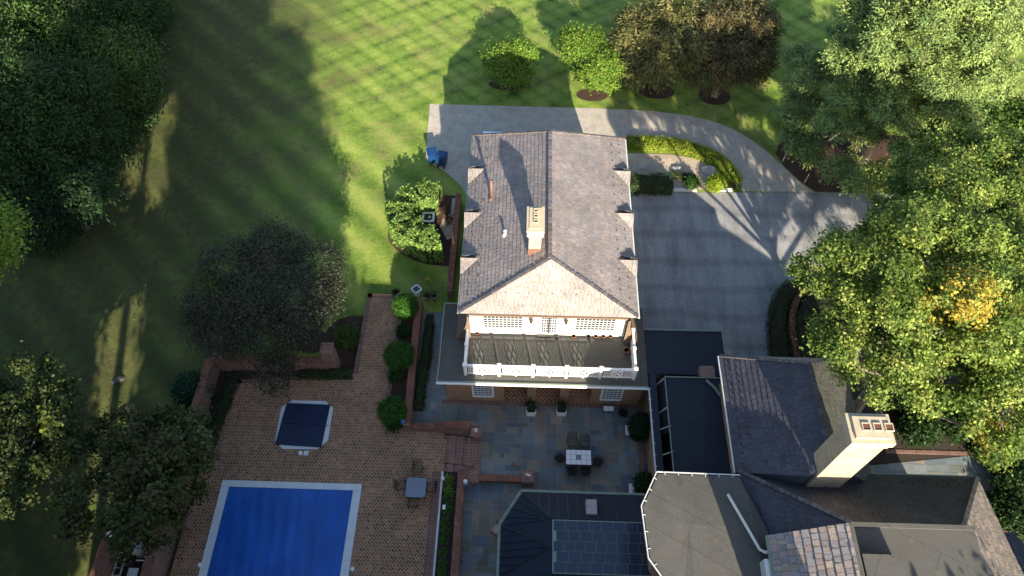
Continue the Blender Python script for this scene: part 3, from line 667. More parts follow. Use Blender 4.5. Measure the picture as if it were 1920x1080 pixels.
# ornaments on the piers
def rabbit(label, x, y, z):
    mb = MB(); mb.lathe((x, y, z), [(.01, 0), (.09, .01), (.11, .08), (.09, .16), (.05, .21), (.01, .22)], 10)
    mb.lathe((x+.04, y-.05, z+.18), [(.01, 0), (.05, .02), (.06, .06), (.04, .11), (.01, .13)], 10)
    for s in (-.025, .025): mb.tube([(x+.04+s, y-.04, z+.27), (x+.05+s*1.6, y-.02, z+.36), (x+.05+s*2, y, z+.43)], [.018, .022, .006], 6)
    mb.tube([(x-.09, y+.05, z+.06), (x-.13, y+.07, z+.08)], [.03, .03], 6)
    tag(mb.build('rabbit_statue', M['white'], None, True), label, 'statue')
def bird(label, x, y, z, col='white'):
    mb = MB(); mb.tube([(x-.15, y+.1, z+.08), (x-.05, y+.02, z+.12), (x+.05, y-.03, z+.13), (x+.1, y-.06, z+.2), (x+.12, y-.08, z+.25)], [.015, .07, .075, .04, .035], 8)
    mb.tube([(x+.13, y-.09, z+.25), (x+.19, y-.12, z+.24)], [.015, .003], 5); mb.tube([(x, y, z), (x, y, z+.1)], .02, 5)
    tag(mb.build('bird_statue', M[col], None, True), label, 'statue')
rabbit('small white rabbit ornament on the pier above the patio steps', x2_, y2_, .9)
bird('small white bird ornament on the pier of the low patio wall', x1_, y1_, .95)
e = empty('figurine', G(873, 905, TZ+.35), 'white and blue ceramic figurine on the end of the brick wall by the planting bed', 'statue'); x, y, z = G(873, 905, TZ+.35)
MB().lathe((x, y, z), [(.1, 0), (.13, .03), (.12, .2), (.07, .3), (.02, .32)], 10).build('robe', M['white'], e, True)
MB().lathe((x+.06, y-.12, z), [(.08, 0), (.11, .1), (.05, .2)], 10).build('vase', M['bluepot'], e, True)
x, y, z = G(756, 794, .9); e = empty('planter_jar', (x, y, .95), 'blue glazed jar standing at the lower end of the straight brick wall', 'pot')
MB().lathe((x, y, .95), [(.08, 0), (.14, .08), (.15, .18), (.1, .28), (.12, .31)], 12).build('body', M['bluepot'], e, True)
MB().lathe((x, y, 1.25), [(.09, 0), (.07, .03), (.02, .08)], 10).build('lid', M['bluepot'], e, True)
for (px, py), lab in (((830.5, 898.5), 'small white path light at the upper end of the plant bed kerb'), ((375, 1060), 'small round white deck light beside the pool coping at the left'), ((661, 1068), 'small round white deck light beside the pool coping at the right')):
    x, y, z = G(px, py, TZ); tag(MB().lathe((x, y, TZ), [(.1, 0), (.12, .04), (.1, .1), (.03, .13)], 12).build('deck_light', M['white'], None, True), lab, 'light')
# ================================================================ POOL AND SPA
p0, p1 = G(417.8, 900, TZ+.05), G(679, 906, TZ+.05); px0, px1, pyt = p0[0], p1[0], p0[1]; q0, q1 = G(430, 913, TZ), G(664, 918.5, TZ)
e = empty('swimming_pool', ((px0+px1)/2, pyt-6, TZ), 'rectangular swimming pool under a bright blue cover with pale stone coping', 'pool')
mb = MB(); cw = q0[0]-px0; cy = pyt-q0[1]; y1 = -2
rng = random.Random(4)
def cop(x0, x1, y0, y1_, along):
    L = (x1-x0) if along == 'x' else (y1_-y0); k = max(1, int(L/1.1))
    for i in range(k):
        a_, b_ = i/k*L, (i+1)/k*L-.008; h = TZ+.075+rng.uniform(-.002, .002)
        if along == 'x': mb.box(x0+a_, x0+b_, y0, y1_, TZ-.02, h)
        else: mb.box(x0, x1, y0+a_, y0+b_, TZ-.02, h)
cop(px0, px1, pyt-cy, pyt, 'x'); cop(px0, px0+cw, y1, pyt-cy-.006, 'y'); cop(px1-cw, px1, y1, pyt-cy-.006, 'y')
mb.build('coping', M['coping'], e, bevel=.008)
mb = MB(); nx, ny = 50, 90; X0, X1, Y0, Y1 = px0+cw-.02, px1-cw+.02, y1, pyt-cy+.02
H_ = lambda x, y: TZ+.042+.012*sin(x*9+2*sin(y*.6))*(.5+.5*sin(y*.8))+.014*sin(x*3.1+y*1.3)*sin(y*.9)
for i in range(nx):
    for j in range(ny):
        xa_, xb_, ya_, yb_ = X0+(X1-X0)*i/nx, X0+(X1-X0)*(i+1)/nx, Y0+(Y1-Y0)*j/ny, Y0+(Y1-Y0)*(j+1)/ny
        mb.face([(xa_, ya_, H_(xa_, ya_)), (xb_, ya_, H_(xb_, ya_)), (xb_, yb_, H_(xb_, yb_)), (xa_, yb_, H_(xa_, yb_))])
mb.build('pool_cover', M['poolcover'], e, True)
so_ = GL([(320+820/3.6, 620+470/3.6), (320+1045/3.6, 620+475/3.6), (320+1095/3.6, 620+520/3.6), (320+1062/3.6, 620+738/3.6), (320+990/3.6, 620+800/3.6), (320+755/3.6, 620+797/3.6), (320+703/3.6, 620+742/3.6), (320+748/3.6, 620+515/3.6)], TZ+.05)
cx, cy_ = sum(p[0] for p in so_)/8, sum(p[1] for p in so_)/8
e = empty('hot_tub', (cx, cy_, TZ), 'octagonal in ground hot tub with white rim under a navy folding cover', 'hot tub')
MB().prism(so_, TZ-.02, TZ+.05).build('rim', M['coping'], e, bevel=.01)
cv = GL([(320+785/3.6, 620+487/3.6), (320+1075/3.6, 620+500/3.6), (320+1015/3.6, 620+785/3.6), (320+705/3.6, 620+765/3.6)], TZ+.14)
mb = MB(); m0 = tuple((np.array(cv[0])+np.array(cv[3]))/2); m1 = tuple((np.array(cv[1])+np.array(cv[2]))/2)
a0 = np.array(cv[0]); 
def lerp(p, q, t): return tuple(np.array(p)*(1-t)+np.array(q)*t)
mb.prism([cv[0], cv[1], lerp(cv[1], cv[2], .495), lerp(cv[0], cv[3], .495)], TZ+.055, [TZ+.14, TZ+.14, TZ+.17, TZ+.17])
mb.prism([lerp(cv[0], cv[3], .505), lerp(cv[1], cv[2], .505), cv[2], cv[3]], TZ+.055, [TZ+.17, TZ+.17, TZ+.14, TZ+.14])
cvo = mb.build('tub_cover', M['spacover'], e, bevel=.02)
for i, (t, s) in enumerate(((0, 0), (1, 0), (.5, 1))):
    p = lerp(cv[1], cv[2], t); MB().tube([(p[0]-.1, p[1], TZ+.17), (p[0]+.12, p[1], TZ+.12), (p[0]+.2, p[1], TZ+.05)], .012, 5).build('strap', M['blackrub'], cvo)
x, y, _ = G(564, 851, TZ); e = empty('chemical_float', (x, y, TZ), 'round white lidded jar beside the grey box below the hot tub', 'container')
MB().lathe((x, y, TZ), [(.1, 0), (.12, .02), (.12, .14), (.1, .17)], 14).build('body', M['white'], e, True); MB().lathe((x, y, TZ+.17), [(.09, 0), (.08, .04), (.02, .05)], 12).build('lid', M['white'], e, True)
x, y, _ = G(572, 851, TZ); e = empty('small_box', (x, y, TZ), 'little pale grey box beside the white jar below the hot tub', 'box')
MB().box(x-.05, x+.2, y-.12, y+.13, TZ, TZ+.12).build('body', M['gutter'], e, bevel=.02); MB().box(x-.03, x+.18, y-.1, y+.11, TZ+.12, TZ+.14).build('lid', M['coping'], e)
# equipment yard
sheet('yard_floor', [(ex0+.2, 3), (WX-.16, 3), (WX-.16, 10.1), (ex0+.2, 10.1)], .02, M['soil'])
x, y, _ = G(262, 1030, .5); e = empty('filter_tank', (x, y, 0), 'round grey pool filter tank in the equipment yard', 'tank')
MB().lathe((x, y, .05), [(.3, 0), (.36, .1), (.36, .7), (.3, .85), (.12, .95), (.05, .96)], 20).build('shell', M['tank'], e, True)
MB().ring((x, y, .55), .365, .02, 20).build('clamp_ring', M['darkmetal'], e)
MB().lathe((x-.03, y, 1.0), [(.06, 0), (.06, .07), (.02, .08)], 8).build('valve', M['blackrub'], e, True)
e = empty('pool_pipes', (x+.6, y, 0), 'white plastic pipes beside the filter tank', 'pipes')
for dy in (.22, -.62): MB().tube([(x+.0, y+dy+.1, .5), (x+.42, y+dy+.1, .5), (x+.42, y+dy-.25, .5), (x+.42, y+dy-.25, .05)], .04, 7).build('pipe', M['white'], e)
for dy in (.1,): MB().tube([(x+.42, y+dy+.22, .5), (x+.75, y+dy+.22, .5)], .04, 7).build('pipe', M['white'], e)
MB().ring((x+.35, y-.22, .45), .12, .035, 14).build('pipe', M['white'], e)
lx = x-.95; e = empty('ladder', (lx, y, 0), 'grey metal ladder lying along the outer wall of the equipment yard', 'ladder')
for s in (0, .38): MB().bar((lx+s, y-2.2, .55), (lx+s+.06, y+1.0, .6), .05, .04).build('rail', M['gutter'], e)
for k in range(9): MB().bar((lx, y-2+k*.36, .57), (lx+.4, y-2+k*.36, .57), .035).build('rung', M['gutter'], e)
x2, y2, _ = G(250, 1075, .4); e = empty('equipment_box', (x2, y2, 0), 'blue grey equipment box at the foot of the yard', 'box')
MB().box(x2-.2, x2+.25, y2-.5, y2+.2, .02, .5).build('housing', M['gutter_green'], e, bevel=.03); MB().box(x2-.22, x2+.27, y2-.52, y2+.22, .5, .54).build('lid', M['gutter'], e)
tag(MB().lathe((ex0+.1, 9.2, 1.5), [(.14, 0), (.16, .06), (.1, .16), (.02, .18)], 12).build('wall_light', M['white'], None, True), 'small white globe light on the outer wall of the equipment yard', 'light')
# plants along the terrace bed
for i, (px, py) in enumerate([(842, 901), (842, 920), (839.5, 934), (840.5, 957), (836, 978), (835.5, 995), (833.5, 1013), (830, 1035), (829, 1058), (828, 1075)]):
    x, y, z = G(px, py, TZ+.1); rng_ = np.random.default_rng(i); K = 70
    a = rng_.uniform(0, 2*pi, K); el = rng_.uniform(.2, 1.3, K); ln_ = rng_.uniform(.1, .26, K)*(1.25 if i < 3 else 1)
    d = np.column_stack([np.cos(a)*np.cos(el), np.sin(a)*np.cos(el), np.sin(el)]); nor = np.column_stack([-np.cos(a)*np.sin(el), -np.sin(a)*np.sin(el), np.cos(el)])
    cen = np.array([x, y, TZ-.02])+d*ln_[:, None]; e = empty('tufted_plant', (x, y, TZ-.02), ['bright yellow green tufted plant at the top of the bed, first in the row', 'yellow green tufted plant, second from the top of the row', 'green tufted plant, third from the top of the row, close above the little sign', 'green tufted plant just below the little white sign in the bed', 'green tufted plant, fifth from the top of the bed row', 'green tufted plant, sixth from the top of the bed row', 'green tufted plant, seventh from the top of the bed row', 'green tufted plant, third from the bottom of the bed row', 'green tufted plant, second from the bottom of the bed row', 'green tufted plant at the bottom edge of the photo in the bed row'][i], 'plant', 'tufted plants in the terrace bed')
    g = np.array([(.16, .26, .035)] if i < 2 else [(.07, .16, .035)])[0]
    leaf_mesh('leaves', cen, nor, .3, .16, np.tile(g, (K, 1))*rng_.uniform(.7, 1.3, (K, 1)), rng_, M['leaf'], e, d)
x, y, z = G(833, 951, TZ+.1); e = empty('plant_sign', (x, y, TZ), 'little blank white sign among the bed plants', 'sign')
MB().box(x-.09, x+.07, y-.12, y+.12, TZ+.12, TZ+.135).build('board', M['white'], e); MB().tube([(x, y, TZ-.02), (x, y, TZ+.12)], .01, 5).build('stake', M['darkmetal'], e)
# ================================================================ GARAGE HOUSE
EZ, RZ = 5.8, 9.0
xl, xr_, yf, yb = -3.36, 5.9, 19.85, 32.66; xm = 1.28
fA, fB = G(1033, 484, RZ)[1], G(1031, 247, RZ)[1]
gh = empty('garage_house', (xm, 26, 0), 'long slate roofed garage house with white upper wall and balcony terrace', 'building')
wx0, wx1, wy0, wy1 = -2.85, 5.45, 20.12, 32.2
DZ = 3.3
MB().box(wx0, wx1, wy0+.1, wy1, 0, EZ-.15).build('brick_walls', M['housebrick'], gh)
fw_ = MB(); fw_.box(wx0, wx1, wy0, wy0+.12, DZ+.0, EZ-.12); fw_.box(wx0, wx1, wy0-.03, wy0+.02, EZ-.35, EZ-.13); fw_.box(wx0-.02, wx0+.16, wy0-.02, wy0+.05, DZ, EZ-.35); fw_.box(wx1-.16, wx1+.02, wy0-.02, wy0+.05, DZ, EZ-.35)
fw_.box(wx0, wx1, wy0-.015, wy0+.05, DZ, DZ+.16); fw_.build('front_wall', M['white'], gh)
roof = MB()
NL = [(xl, yf, EZ), (xl, yb, EZ), (xm, fB, RZ), (xm, fA, RZ)]
slates(roof, NL, (xl, yf, EZ), (xl, yb, EZ), .255, .25, SL, 11)
slates(roof, [(xr_, yf, EZ), (xm, fA, RZ), (xm, fB, RZ), (xr_, yb, EZ)], (xr_, yf, EZ), (xr_, yb, EZ), .255, .25, SL, 12)
SLF = [(.225, .195, .18), (.205, .185, .175), (.245, .212, .192), (.20, .188, .188), (.228, .208, .198)]
slates(roof, [(xl, yf, EZ), (xm, fA, RZ), (xr_, yf, EZ)], (xl, yf, EZ), (xr_, yf, EZ), .24, .22, SLF, 13)
slates(roof, [(xl, yb, EZ), (xr_, yb, EZ), (xm, fB, RZ)], (xl, yb, EZ), (xr_, yb, EZ), .25, .25, SL, 14)
roof.prism([(xl+.06, yf+.06), (xr_-.06, yf+.06), (xr_-.06, yb-.06), (xl+.06, yb-.06)], EZ-.16, EZ-.03, (.5, .45, .38))
ridgecaps(roof, (xm-.06, fA, RZ+.02), (xm-.06, fB, RZ+.02), .2, .3)
for c_ in ((xl, yf), (xr_, yf)): ridgecaps(roof, (c_[0], c_[1], EZ+.02), (xm, fA, RZ+.02), .16, .3, (.10, .09, .095))
for c_ in ((xl, yb), (xr_, yb)): ridgecaps(roof, (c_[0], c_[1], EZ+.02), (xm, fB, RZ+.02), .16, .3, (.15, .12, .11))
rf = roof.build('roof', M['slate'], gh)
def rz_side(x): return EZ+(RZ-EZ)*((x-xl)/(xm-xl) if x < xm else (xr_-x)/(xr_-xm))
def guard(p, q, w): MB().bar(p, q, w, .03).build('snow_guard', M['darkmetal'], rf)
for k in range(18):
    for row in (.45, .95):
        for sx, X in ((1, xl+row), (-1, xr_-row)):
            y = yf+.9+k*.65+(.3 if row > .5 else 0)
            if y < yb-.5: guard((X, y, rz_side(X)+.02), (X-sx*.03, y, rz_side(X)+.10), .045)
for k in range(14):
    for j, row in enumerate((.12, .33)):
        x = xl+.9+k*.6+j*.3; y = yf+row*1.5; z = EZ+row*1.5*(RZ-EZ)/(fA-yf)
        if xl+1.2*row*3 < x < xr_-1.2*row*3: guard((x, y, z), (x, y, z+.075), .04)
for (X, lab) in ((xl-.06, 1), (xr_+.06, -1)):
    MB().tube([(X, yf, EZ-.08), (X, yb, EZ-.08)], .055, 8).build('gutter', M['gutter_green' if lab == 1 else 'gutter'], gh)
MB().bar((xl+.5, yf-.06, EZ-.06), (xr_-.5, yf-.06, EZ-.06), .12, .12).build('gutter', M['umber'], gh)
# dormer gablets at the eaves
def dormer(y, side):
    X0 = (xl-.10) if side < 0 else (xr_+.10); rise = .62; hw = .66; sl_ = (RZ-EZ)/(xm-xl); Xr = X0-side*(rise/sl_+.12)
    mb = MB(); e0 = (X0, y-hw, EZ+.03); e1 = (X0, y+hw, EZ+.03); r0 = (X0, y, EZ+rise); r1 = (Xr, y, EZ+rise)
    k0 = (X0-side*.12, y-hw, EZ+.06); k1 = (X0-side*.12, y+hw, EZ+.06)
    slates(mb, [e0, r0, r1, k0], e0, k0 if abs(k0[0]-e0[0]) > 1e-3 else r1, .2, .2, SLF, int(y*10)); slates(mb, [e1, k1, r1, r0], e1, k1, .2, .2, SL, int(y*9))
    mb.face([e0, e1, r0], (.30, .24, .18)); mb.face([(X0, y-hw, EZ-.35), (X0, y+hw, EZ-.35), e1, e0], (.30, .24, .18))
    return mb.build('dormer', M['slate'], gh)
for py in (320, 402, 487):
    dormer(G(878, py, EZ+.4)[1], -1)
for py in (325, 404, 491): dormer(G(1183, py, EZ+.4)[1], 1)
# chimney on the left slope
cx0, cx1 = G(991, 470, 8.3)[0]+.0, G(1014, 470, 8.6)[0]+.0; cyf = G(1003, 476, 8.35)[1]; cyb = cyf+1.3
ct = 10.35
ch = empty('chimney_anchor', (0, 0, 0)) if False else None
cb = MB(); cb.box(cx0, cx1, cyf, cyb, 7.6, ct-.62); chm = cb.build('chimney', M['chimbrick'], gh)
cc = MB(); cc.box(cx0-.05, cx1+.05, cyf-.05, cyb+.05, ct-.62, ct-.5); cc.box(cx0-.10, cx1+.10, cyf-.10, cyb+.10, ct-.5, ct-.12); cc.prism([(cx0-.13, cyf-.13), (cx1+.13, cyf-.13), (cx1+.13, cyb+.13), (cx0-.13, cyb+.13)], ct-.12, ct-.02)
cc.box(cx0, cx1, cyf, cyb, ct-.02, ct+.05)
cc.build('chimney_cap', M['stucco'], chm)
def flue(x, y, z, s, parent, h=.16):
    mb = MB(); t = .035
    for a in ((x-s, x-s+t, y-s, y+s), (x+s-t, x+s, y-s, y+s), (x-s+t, x+s-t, y-s, y-s+t), (x-s+t, x+s-t, y+s-t, y+s)): mb.box(*a, z, z+h)
    f = mb.build('flue', M['stucco'], parent); MB().box(x-s+t, x+s-t, y-s+t, y+s-t, z, z+.03).build('flue_opening', M['flue_clay'], parent)
for k in range(3): flue((cx0+cx1)/2+.0, cyf+.42+k*.33, ct+.05, .11, chm, .08)
fl = MB(); fl.box(cx0-.04, cx1+.04, cyf-.05, cyf-.005, 8.0, rz_side(cx1)+.10); fl.build('flashing', M['copper'], chm)
def pipe(label, px, py, h, r, m):
    o = np.array([0, 0, CH]); g_ = np.array(G(px, py, 0)); d = g_-o
    for t in np.linspace(.7, .95, 2000):
        p = o+d*t
        if p[2] <= rz_side(p[0]): break
    o_ = MB().tube([(p[0], p[1], p[2]-.1), (p[0], p[1], p[2]+h)], r, 10).lathe((p[0], p[1], p[2]+h-.02), [(r*1.25, 0), (r*1.25, .08), (r*.7, .1)], 10).lathe((p[0], p[1], p[2]-.05), [(r*2.4, 0), (r*1.8, .1), (r, .14)], 10).build('vent_pipe', M[m], gh, True); o_['label'] = label
pipe('tall copper vent pipe on the left roof slope', 922, 373, 1.46, .085, 'copper')
pipe('short pale vent pipe on the left roof slope', 947, 441, .34, .07, 'offwhite')
# flared side pieces at both ends of the front wall
def bracket(side):
    X = (wx0, wx1)[side > 0]; mb = MB(); prof = []
    for i in range(9):
        u = i/8; prof.append((X+side*(.55-.45*sin(u*pi/2)**.8+.25*(1-u)**2), DZ+.02+(EZ-.2-DZ)*u))
    for i in range(8):
        (a0, z0), (a1, z1) = prof[i], prof[i+1]
        for (yy0, yy1) in ((yf-.15, wy0+1.6),):
            f = [(a0, yy0, z0), (a0, yy1, z0), (a1, yy1, z1), (a1, yy0, z1)]
            mb.face(f if side < 0 else f[::-1]); g = [(X-side*.02, yy0, z0), (a0, yy0, z0), (a1, yy0, z1), (X-side*.02, yy0, z1)]
            mb.face(g if side > 0 else g[::-1])
    mb.build('flared_bracket', M['umber'], gh)
bracket(-1); bracket(1)
def window(parent, c, w, h, nx, ny, facing='S', frame='white', name='window', mt=.02, fr=.07, depth=.05):
    """multi paned window centred at c; frame in front of the glass"""
    mb = MB(); x, y, z = c
    def bx(u0, u1, z0, z1, d0, d1):
        if facing == 'S': mb.box(x+u0, x+u1, y-d1, y-d0, z+z0, z+z1)
        elif facing == 'W': mb.box(x-d1, x-d0, y+u0, y+u1, z+z0, z+z1)
        elif facing == 'E': mb.box(x+d0, x+d1, y+u0, y+u1, z+z0, z+z1)
    bx(-w/2-fr, -w/2, -h/2-fr, h/2+fr, 0, depth); bx(w/2, w/2+fr, -h/2-fr, h/2+fr, 0, depth)
    bx(-w/2, w/2, -h/2-fr, -h/2, 0, depth); bx(-w/2, w/2, h/2, h/2+fr, 0, depth)
    for i in range(1, nx): bx(-w/2+w*i/nx-mt/2, -w/2+w*i/nx+mt/2, -h/2, h/2, .006, depth*.7)
    for j in range(1, ny): bx(-w/2, w/2, -h/2+h*j/ny-mt/2, -h/2+h*j/ny+mt/2, .008, depth*.6)
    f = mb.build(name, M[frame], parent); g = MB()
    sv = mb; mb = g; bx(-w/2+.002, w/2-.002, -h/2+.002, h/2-.002, .001, .005); mb = sv
    g.build('pane', M['glass'], f); return f
zc = DZ+1.25
for px, w_, n_ in ((943, 2.05, 10), (1116, 2.05, 10)): window(gh, (G(px, 606, zc)[0], wy0-.0, zc), w_, 1.15, n_, 5)
for px in (1022, 1037): window(gh, (G(px, 606, zc)[0], wy0-.0, zc-.15), .36, 1.6, 3, 6, name='french_door')
dx_ = G(1029.5, 606, zc)[0]; MB().box(dx_-.62, dx_+.62, wy0-.2, wy0+.0, DZ+.005, DZ+.09).build('door_step', M['bayroof'], gh)
for px in (996, 1062):
    x = G(px, 603, DZ+1.9)[0]; mb = MB(); mb.tube([(x, wy0, DZ+1.95), (x, wy0-.16, DZ+2.0), (x, wy0-.17, DZ+1.9)], .015, 5)
    mb.lathe((x, wy0-.17, DZ+1.5), [(.03, 0), (.09, .05), (.11, .28), (.13, .3), (.04, .42), (.02, .48)], 8); mb.build('wall_lantern', M['yellowlamp'], gh)
# flat terrace roof over the first storey
tpoly = [G(818, 714, DZ)[:2], G(1215, 727, DZ)[:2], (6.62, 20.7), (5.3, 20.7), (5.3, 22), (-2.8, 22), (-2.8, 21.9), G(835, 573, DZ)[:2]]
xL, xR, yF = -4.45, 6.62, 17.1
tp = [(xL, yF), (xR, yF), (xR, 20.64), (xR, 22), (wx1-.2, 22), (wx1-.2, 21), (wx0+.2, 21), (wx0+.2, 21.95), (xL, 21.95)]
tr = MB(); tr.prism(tp, DZ-.14, DZ); tr.build('terrace_roof', M['membrane'], gh)
ed = MB()
for a, b in (((xL, 21.95), (xL, yF)), ((xL, yF), (xR, yF)), ((wx0, 21.95), (xL, 21.95))): ed.bar((*a, DZ+.03), (*b, DZ+.03), .07, .08)
ed.build('roof_edge', M['gutter_green'], gh)
gt = MB(); gt.bar((xL-.06, yF-.07, DZ-.03), (xR+.06, yF-.07, DZ-.03), .11, .1)
for k in range(14): gt.bar((xL+k*.82, yF-.15, DZ+.025), (xL+k*.82, yF+.02, DZ+.025), .03, .015)
gt.build('gutter', M['white'], gh)
# first storey: brick wall, loggia with herringbone floor
gy = 17.62; lo0, lo1 = G(946, 745, 0)[0], G(1105, 745, 0)[0]; wl0, wl1 = G(835, 750, 0)[0]+.15, 6.55
pr = [(G(988, 745)[0], G(1004, 745)[0]), (G(1048, 745)[0], G(1064, 745)[0])]
st = MB(); st.box(wl0, lo0, gy, 20.1, 0, DZ-.15); st.box(lo1, wl1, gy, 20.1, 0, DZ-.15)
for a, b in pr: st.box(a, b, gy, gy+.45, 0, DZ-.15)
st.box(lo0, lo1, 20.0, 20.2, 0, DZ-.15); st.box(wl0, wx0, 20.1, 21.8, 0, DZ-.15); st.box(wx1, wl1, 20.1, 22, 0, DZ-.15)
st.box(lo0, lo1, gy, gy+.4, DZ-.5, DZ-.15)
st.build('lower_walls', M['housebrick'], gh)
MB().box(lo0, lo1, gy+.0, 20.0, 0, .05).build('porch_floor', M['herring_porch'], gh)
zw = 1.45
for px in (905, 1147): window(gh, (G(px, 735, zw)[0], gy, zw), 1.0, 1.55, 5, 6, fr=.1, depth=.08)
x, y, _ = G(1084, 732, 2.4); MB().lathe((x, gy+1.0, 2.35), [(.03, 0), (.09, .04), (.12, .25), (.05, .34), (.015, .36), (.015, .7)], 8).build('hanging_lantern', M['gutter'], gh)
# balustrade
bl = empty('balustrade', (1.4, 17.6, DZ), 'white wooden balcony railing with lattice centre panels', 'railing')
BX = [G(px, 706, DZ)[0] for px in (873, 936, 999, 1061, 1124, 1187)]; BY = G(1030, 706, DZ)[1]; BH = 1.02; ByB = G(878, 628, DZ)[1]+.05
def post(x, y, s=.15, h=BH+.12):
    MB().box(x-s/2, x+s/2, y-s/2, y+s/2, DZ, DZ+h-.06).box(x-s/2-.03, x+s/2+.03, y-s/2-.03, y+s/2+.03, DZ+h-.06, DZ+h).build('post', M['white'], bl)
for x in BX: post(x, BY)
for x in (BX[0], BX[-1]): post(x, (BY+ByB)/2, .11); post(x, ByB-.1, .12)
def bay(a, b):
    a = np.array(a); b = np.array(b); d = (b-a); L = np.linalg.norm(d); d /= L
    at = lambda t, z: tuple(a+d*(t*L))+(DZ+z,)
    r = MB(); r.bar(at(.03, BH), at(.97, BH), .12, .06); r.bar(at(.03, .14), at(.97, .14), .06, .07); r.bar(at(.03, BH-.14), at(.97, BH-.14), .045, .05)
    for t in (.33, .67): r.bar(at(t, .14), at(t, BH), .05, .05)
    r.build('rail', M['white'], bl)
    for t in [.06+.27*k/5 for k in range(5)]+[.72+.27*k/5 for k in range(5)]:
        MB().bar(at(t+.012, .15), at(t+.012, BH-.14), .05, .03).build('baluster', M['white'], bl)
    lt = MB()
    for (t0, z0, t1, z1) in ((.33, .15, .67, .88), (.33, .88, .67, .15), (.33, .5, .5, .88), (.5, .88, .67, .5), (.67, .5, .5, .15), (.5, .15, .33, .5)): lt.bar(at(t0, z0), at(t1, z1), .055, .045)
    lt.build('lattice_panel', M['white'], bl); MB().bar(at(.5, 0), at(.5, .14), .08, .08).build('foot', M['white'], bl)
for i in range(5): bay((BX[i]+.07, BY), (BX[i+1]-.07, BY))
for x in (BX[0], BX[-1]):
    for y0, y1 in ((BY+.07, (BY+ByB)/2-.05), ((BY+ByB)/2+.05, ByB-.16)): bay((x, y0), (x, y1))
# small things on the deck
def pot(label, x, y, z, r, h, m='terracotta', plant=None, seed=1, cat='flower pot'):
    e = empty('flower_pot', (x, y, z), label, cat); MB().lathe((x, y, z), [(r*.65, 0), (r*.95, h*.85), (r*1.08, h*.86), (r*1.08, h), (r*.9, h), (r*.86, h*.88)], 14).build('pot', M[m], e, True)
    MB().lathe((x, y, z+h*.8), [(r*.9, 0), (r*.88, .02)], 12).build('soil', M['soil'], e)
    if plant:
        crown('plant', [(x, y, z+h+r*.4, r*1.1, r*1.1, r)], M['leaf'], e, seed, per=14, leaves=14, spread=.07, size=.09, pal=plant, top=-.3)
    return e
pz = DZ
pot('small terracotta pot at the left end of the deck by the wall', *G(895, 627, pz)[:2], pz, .09, .13)
for i, (px, lab) in enumerate(((1076, 'small terracotta pot on the deck below the right lantern'), (1103, 'terracotta pot, first from the left of the four below the right windows'), (1117, 'terracotta pot, second from the left of the four below the right windows'), (1131, 'terracotta pot, third from the left of the four below the right windows'), (1144, 'terracotta pot, last on the right of the four below the right windows'))):
    pot(lab, *G(px, 633, pz)[:2], pz, .10, .16)
pot('clay pot standing by the right hand deck railing', *G(1173, 661, pz)[:2], pz, .15, .3)
# ================================================================ LINK ROOF AND GLASS GALLERY
lk = empty('link_building', (8.5, 16, 0), 'low link building with a dark flat roof joining the garage house to the main house', 'building')
yN_ = G(1353, 622, DZ)[1]; xE = G(1357, 650, DZ)[0]; xS = G(1224, 800, DZ)[0]; 
sx1 = 7.15
MB().prism([(xR+.003, 17.9), (sx1+.1, 17.9), (xE, 17.9), (xE, yN_), (xR+.003, yN_)], DZ-.14, DZ+.004).prism([(xS+.02, 11.9), (sx1-.1, 11.9), (sx1-.1, 17.897), (xS+.02, 17.897)], DZ-.14, DZ+.004).build('flat_roof', M['membrane_dark'], lk)
MB().box(xR+.1, xE-.1, 18.0, yN_-.1, 0, DZ-.15).box(xS+.2, sx1-.2, 12, 18, 0, DZ-.15).build('walls', M['housebrick'], lk)
e_ = MB(); e_.bar((xR, yN_, DZ+.03), (xE, yN_, DZ+.03), .06, .08); e_.bar((xE, yN_, DZ+.03), (xE, 18.2, DZ+.03), .06, .08); e_.build('roof_edge', M['gutter_green'], lk)
g_ = MB(); g_.bar((xS-.04, yF, DZ-.02), (xS-.04, 11.9, DZ-.02), .06, .08)
for k in range(9): g_.bar((xS-.12, 12.2+k*.6, DZ+.04), (xS+.05, 12.2+k*.6, DZ+.04), .03, .015)
g_.build('gutter', M['gutter'], lk)
gx0, gx1, gy0, gy1, gz = 7.42, 10.3, 12.2, 17.5, 3.75
MB().prism([(gx0, gy0), (gx1, gy0), (gx1, gy1), (gx0+.0, gy1)], gz-.15, gz).build('gallery_roof', M['membrane_dark'], lk)
mb = MB(); mb.bar((gx0, gy0, gz+.03), (gx0, gy1, gz+.03), .05, .08); mb.bar((gx0, gy1, gz+.03), (gx1, gy1, gz+.03), .05, .08); mb.build('roof_edge', M['gutter_green'], lk)
MB().box(gx0+.1, gx1, gy0, gy1-.05, 0, gz-.16).build('gallery_walls', M['membrane_dark'], lk)
mb = MB(); mb.face([(sx1-.12, 14.6, DZ-.9), (sx1-.12, 17.8, DZ-.9), (gx0+.08, 17.8, gz-.2), (gx0+.08, 14.6, gz-.2)][::-1]); mb.build('glass_slope', M['glass'], lk)
for y in (17.55, 15.9): MB().bar((sx1-.12, y, DZ-.85), (gx0+.08, y, gz-.15), .05, .04).build('glazing_bar', M['offwhite'], lk)
for y in (14.75, 13.4): MB().bar((sx1-.1, y, DZ+.05), (gx0+.1, y+.05, gz+.02), .06, .04).build('strut', M['gutter_green'], lk)
MB().tube([(gx1-.75, 17.35, gz+.06), (gx1-.35, 16.9, gz+.08), (gx1-.15, 16.5, gz+.09), (gx1-.02, 16.5, gz+.9)], .07, 7).build('downpipe', M['gutter_green'], lk)
MB().box(gx1-1.0, gx1-.25, 17.55, 18.2, DZ+.004, DZ+.5).build('brick_stub', M['brick'], lk)
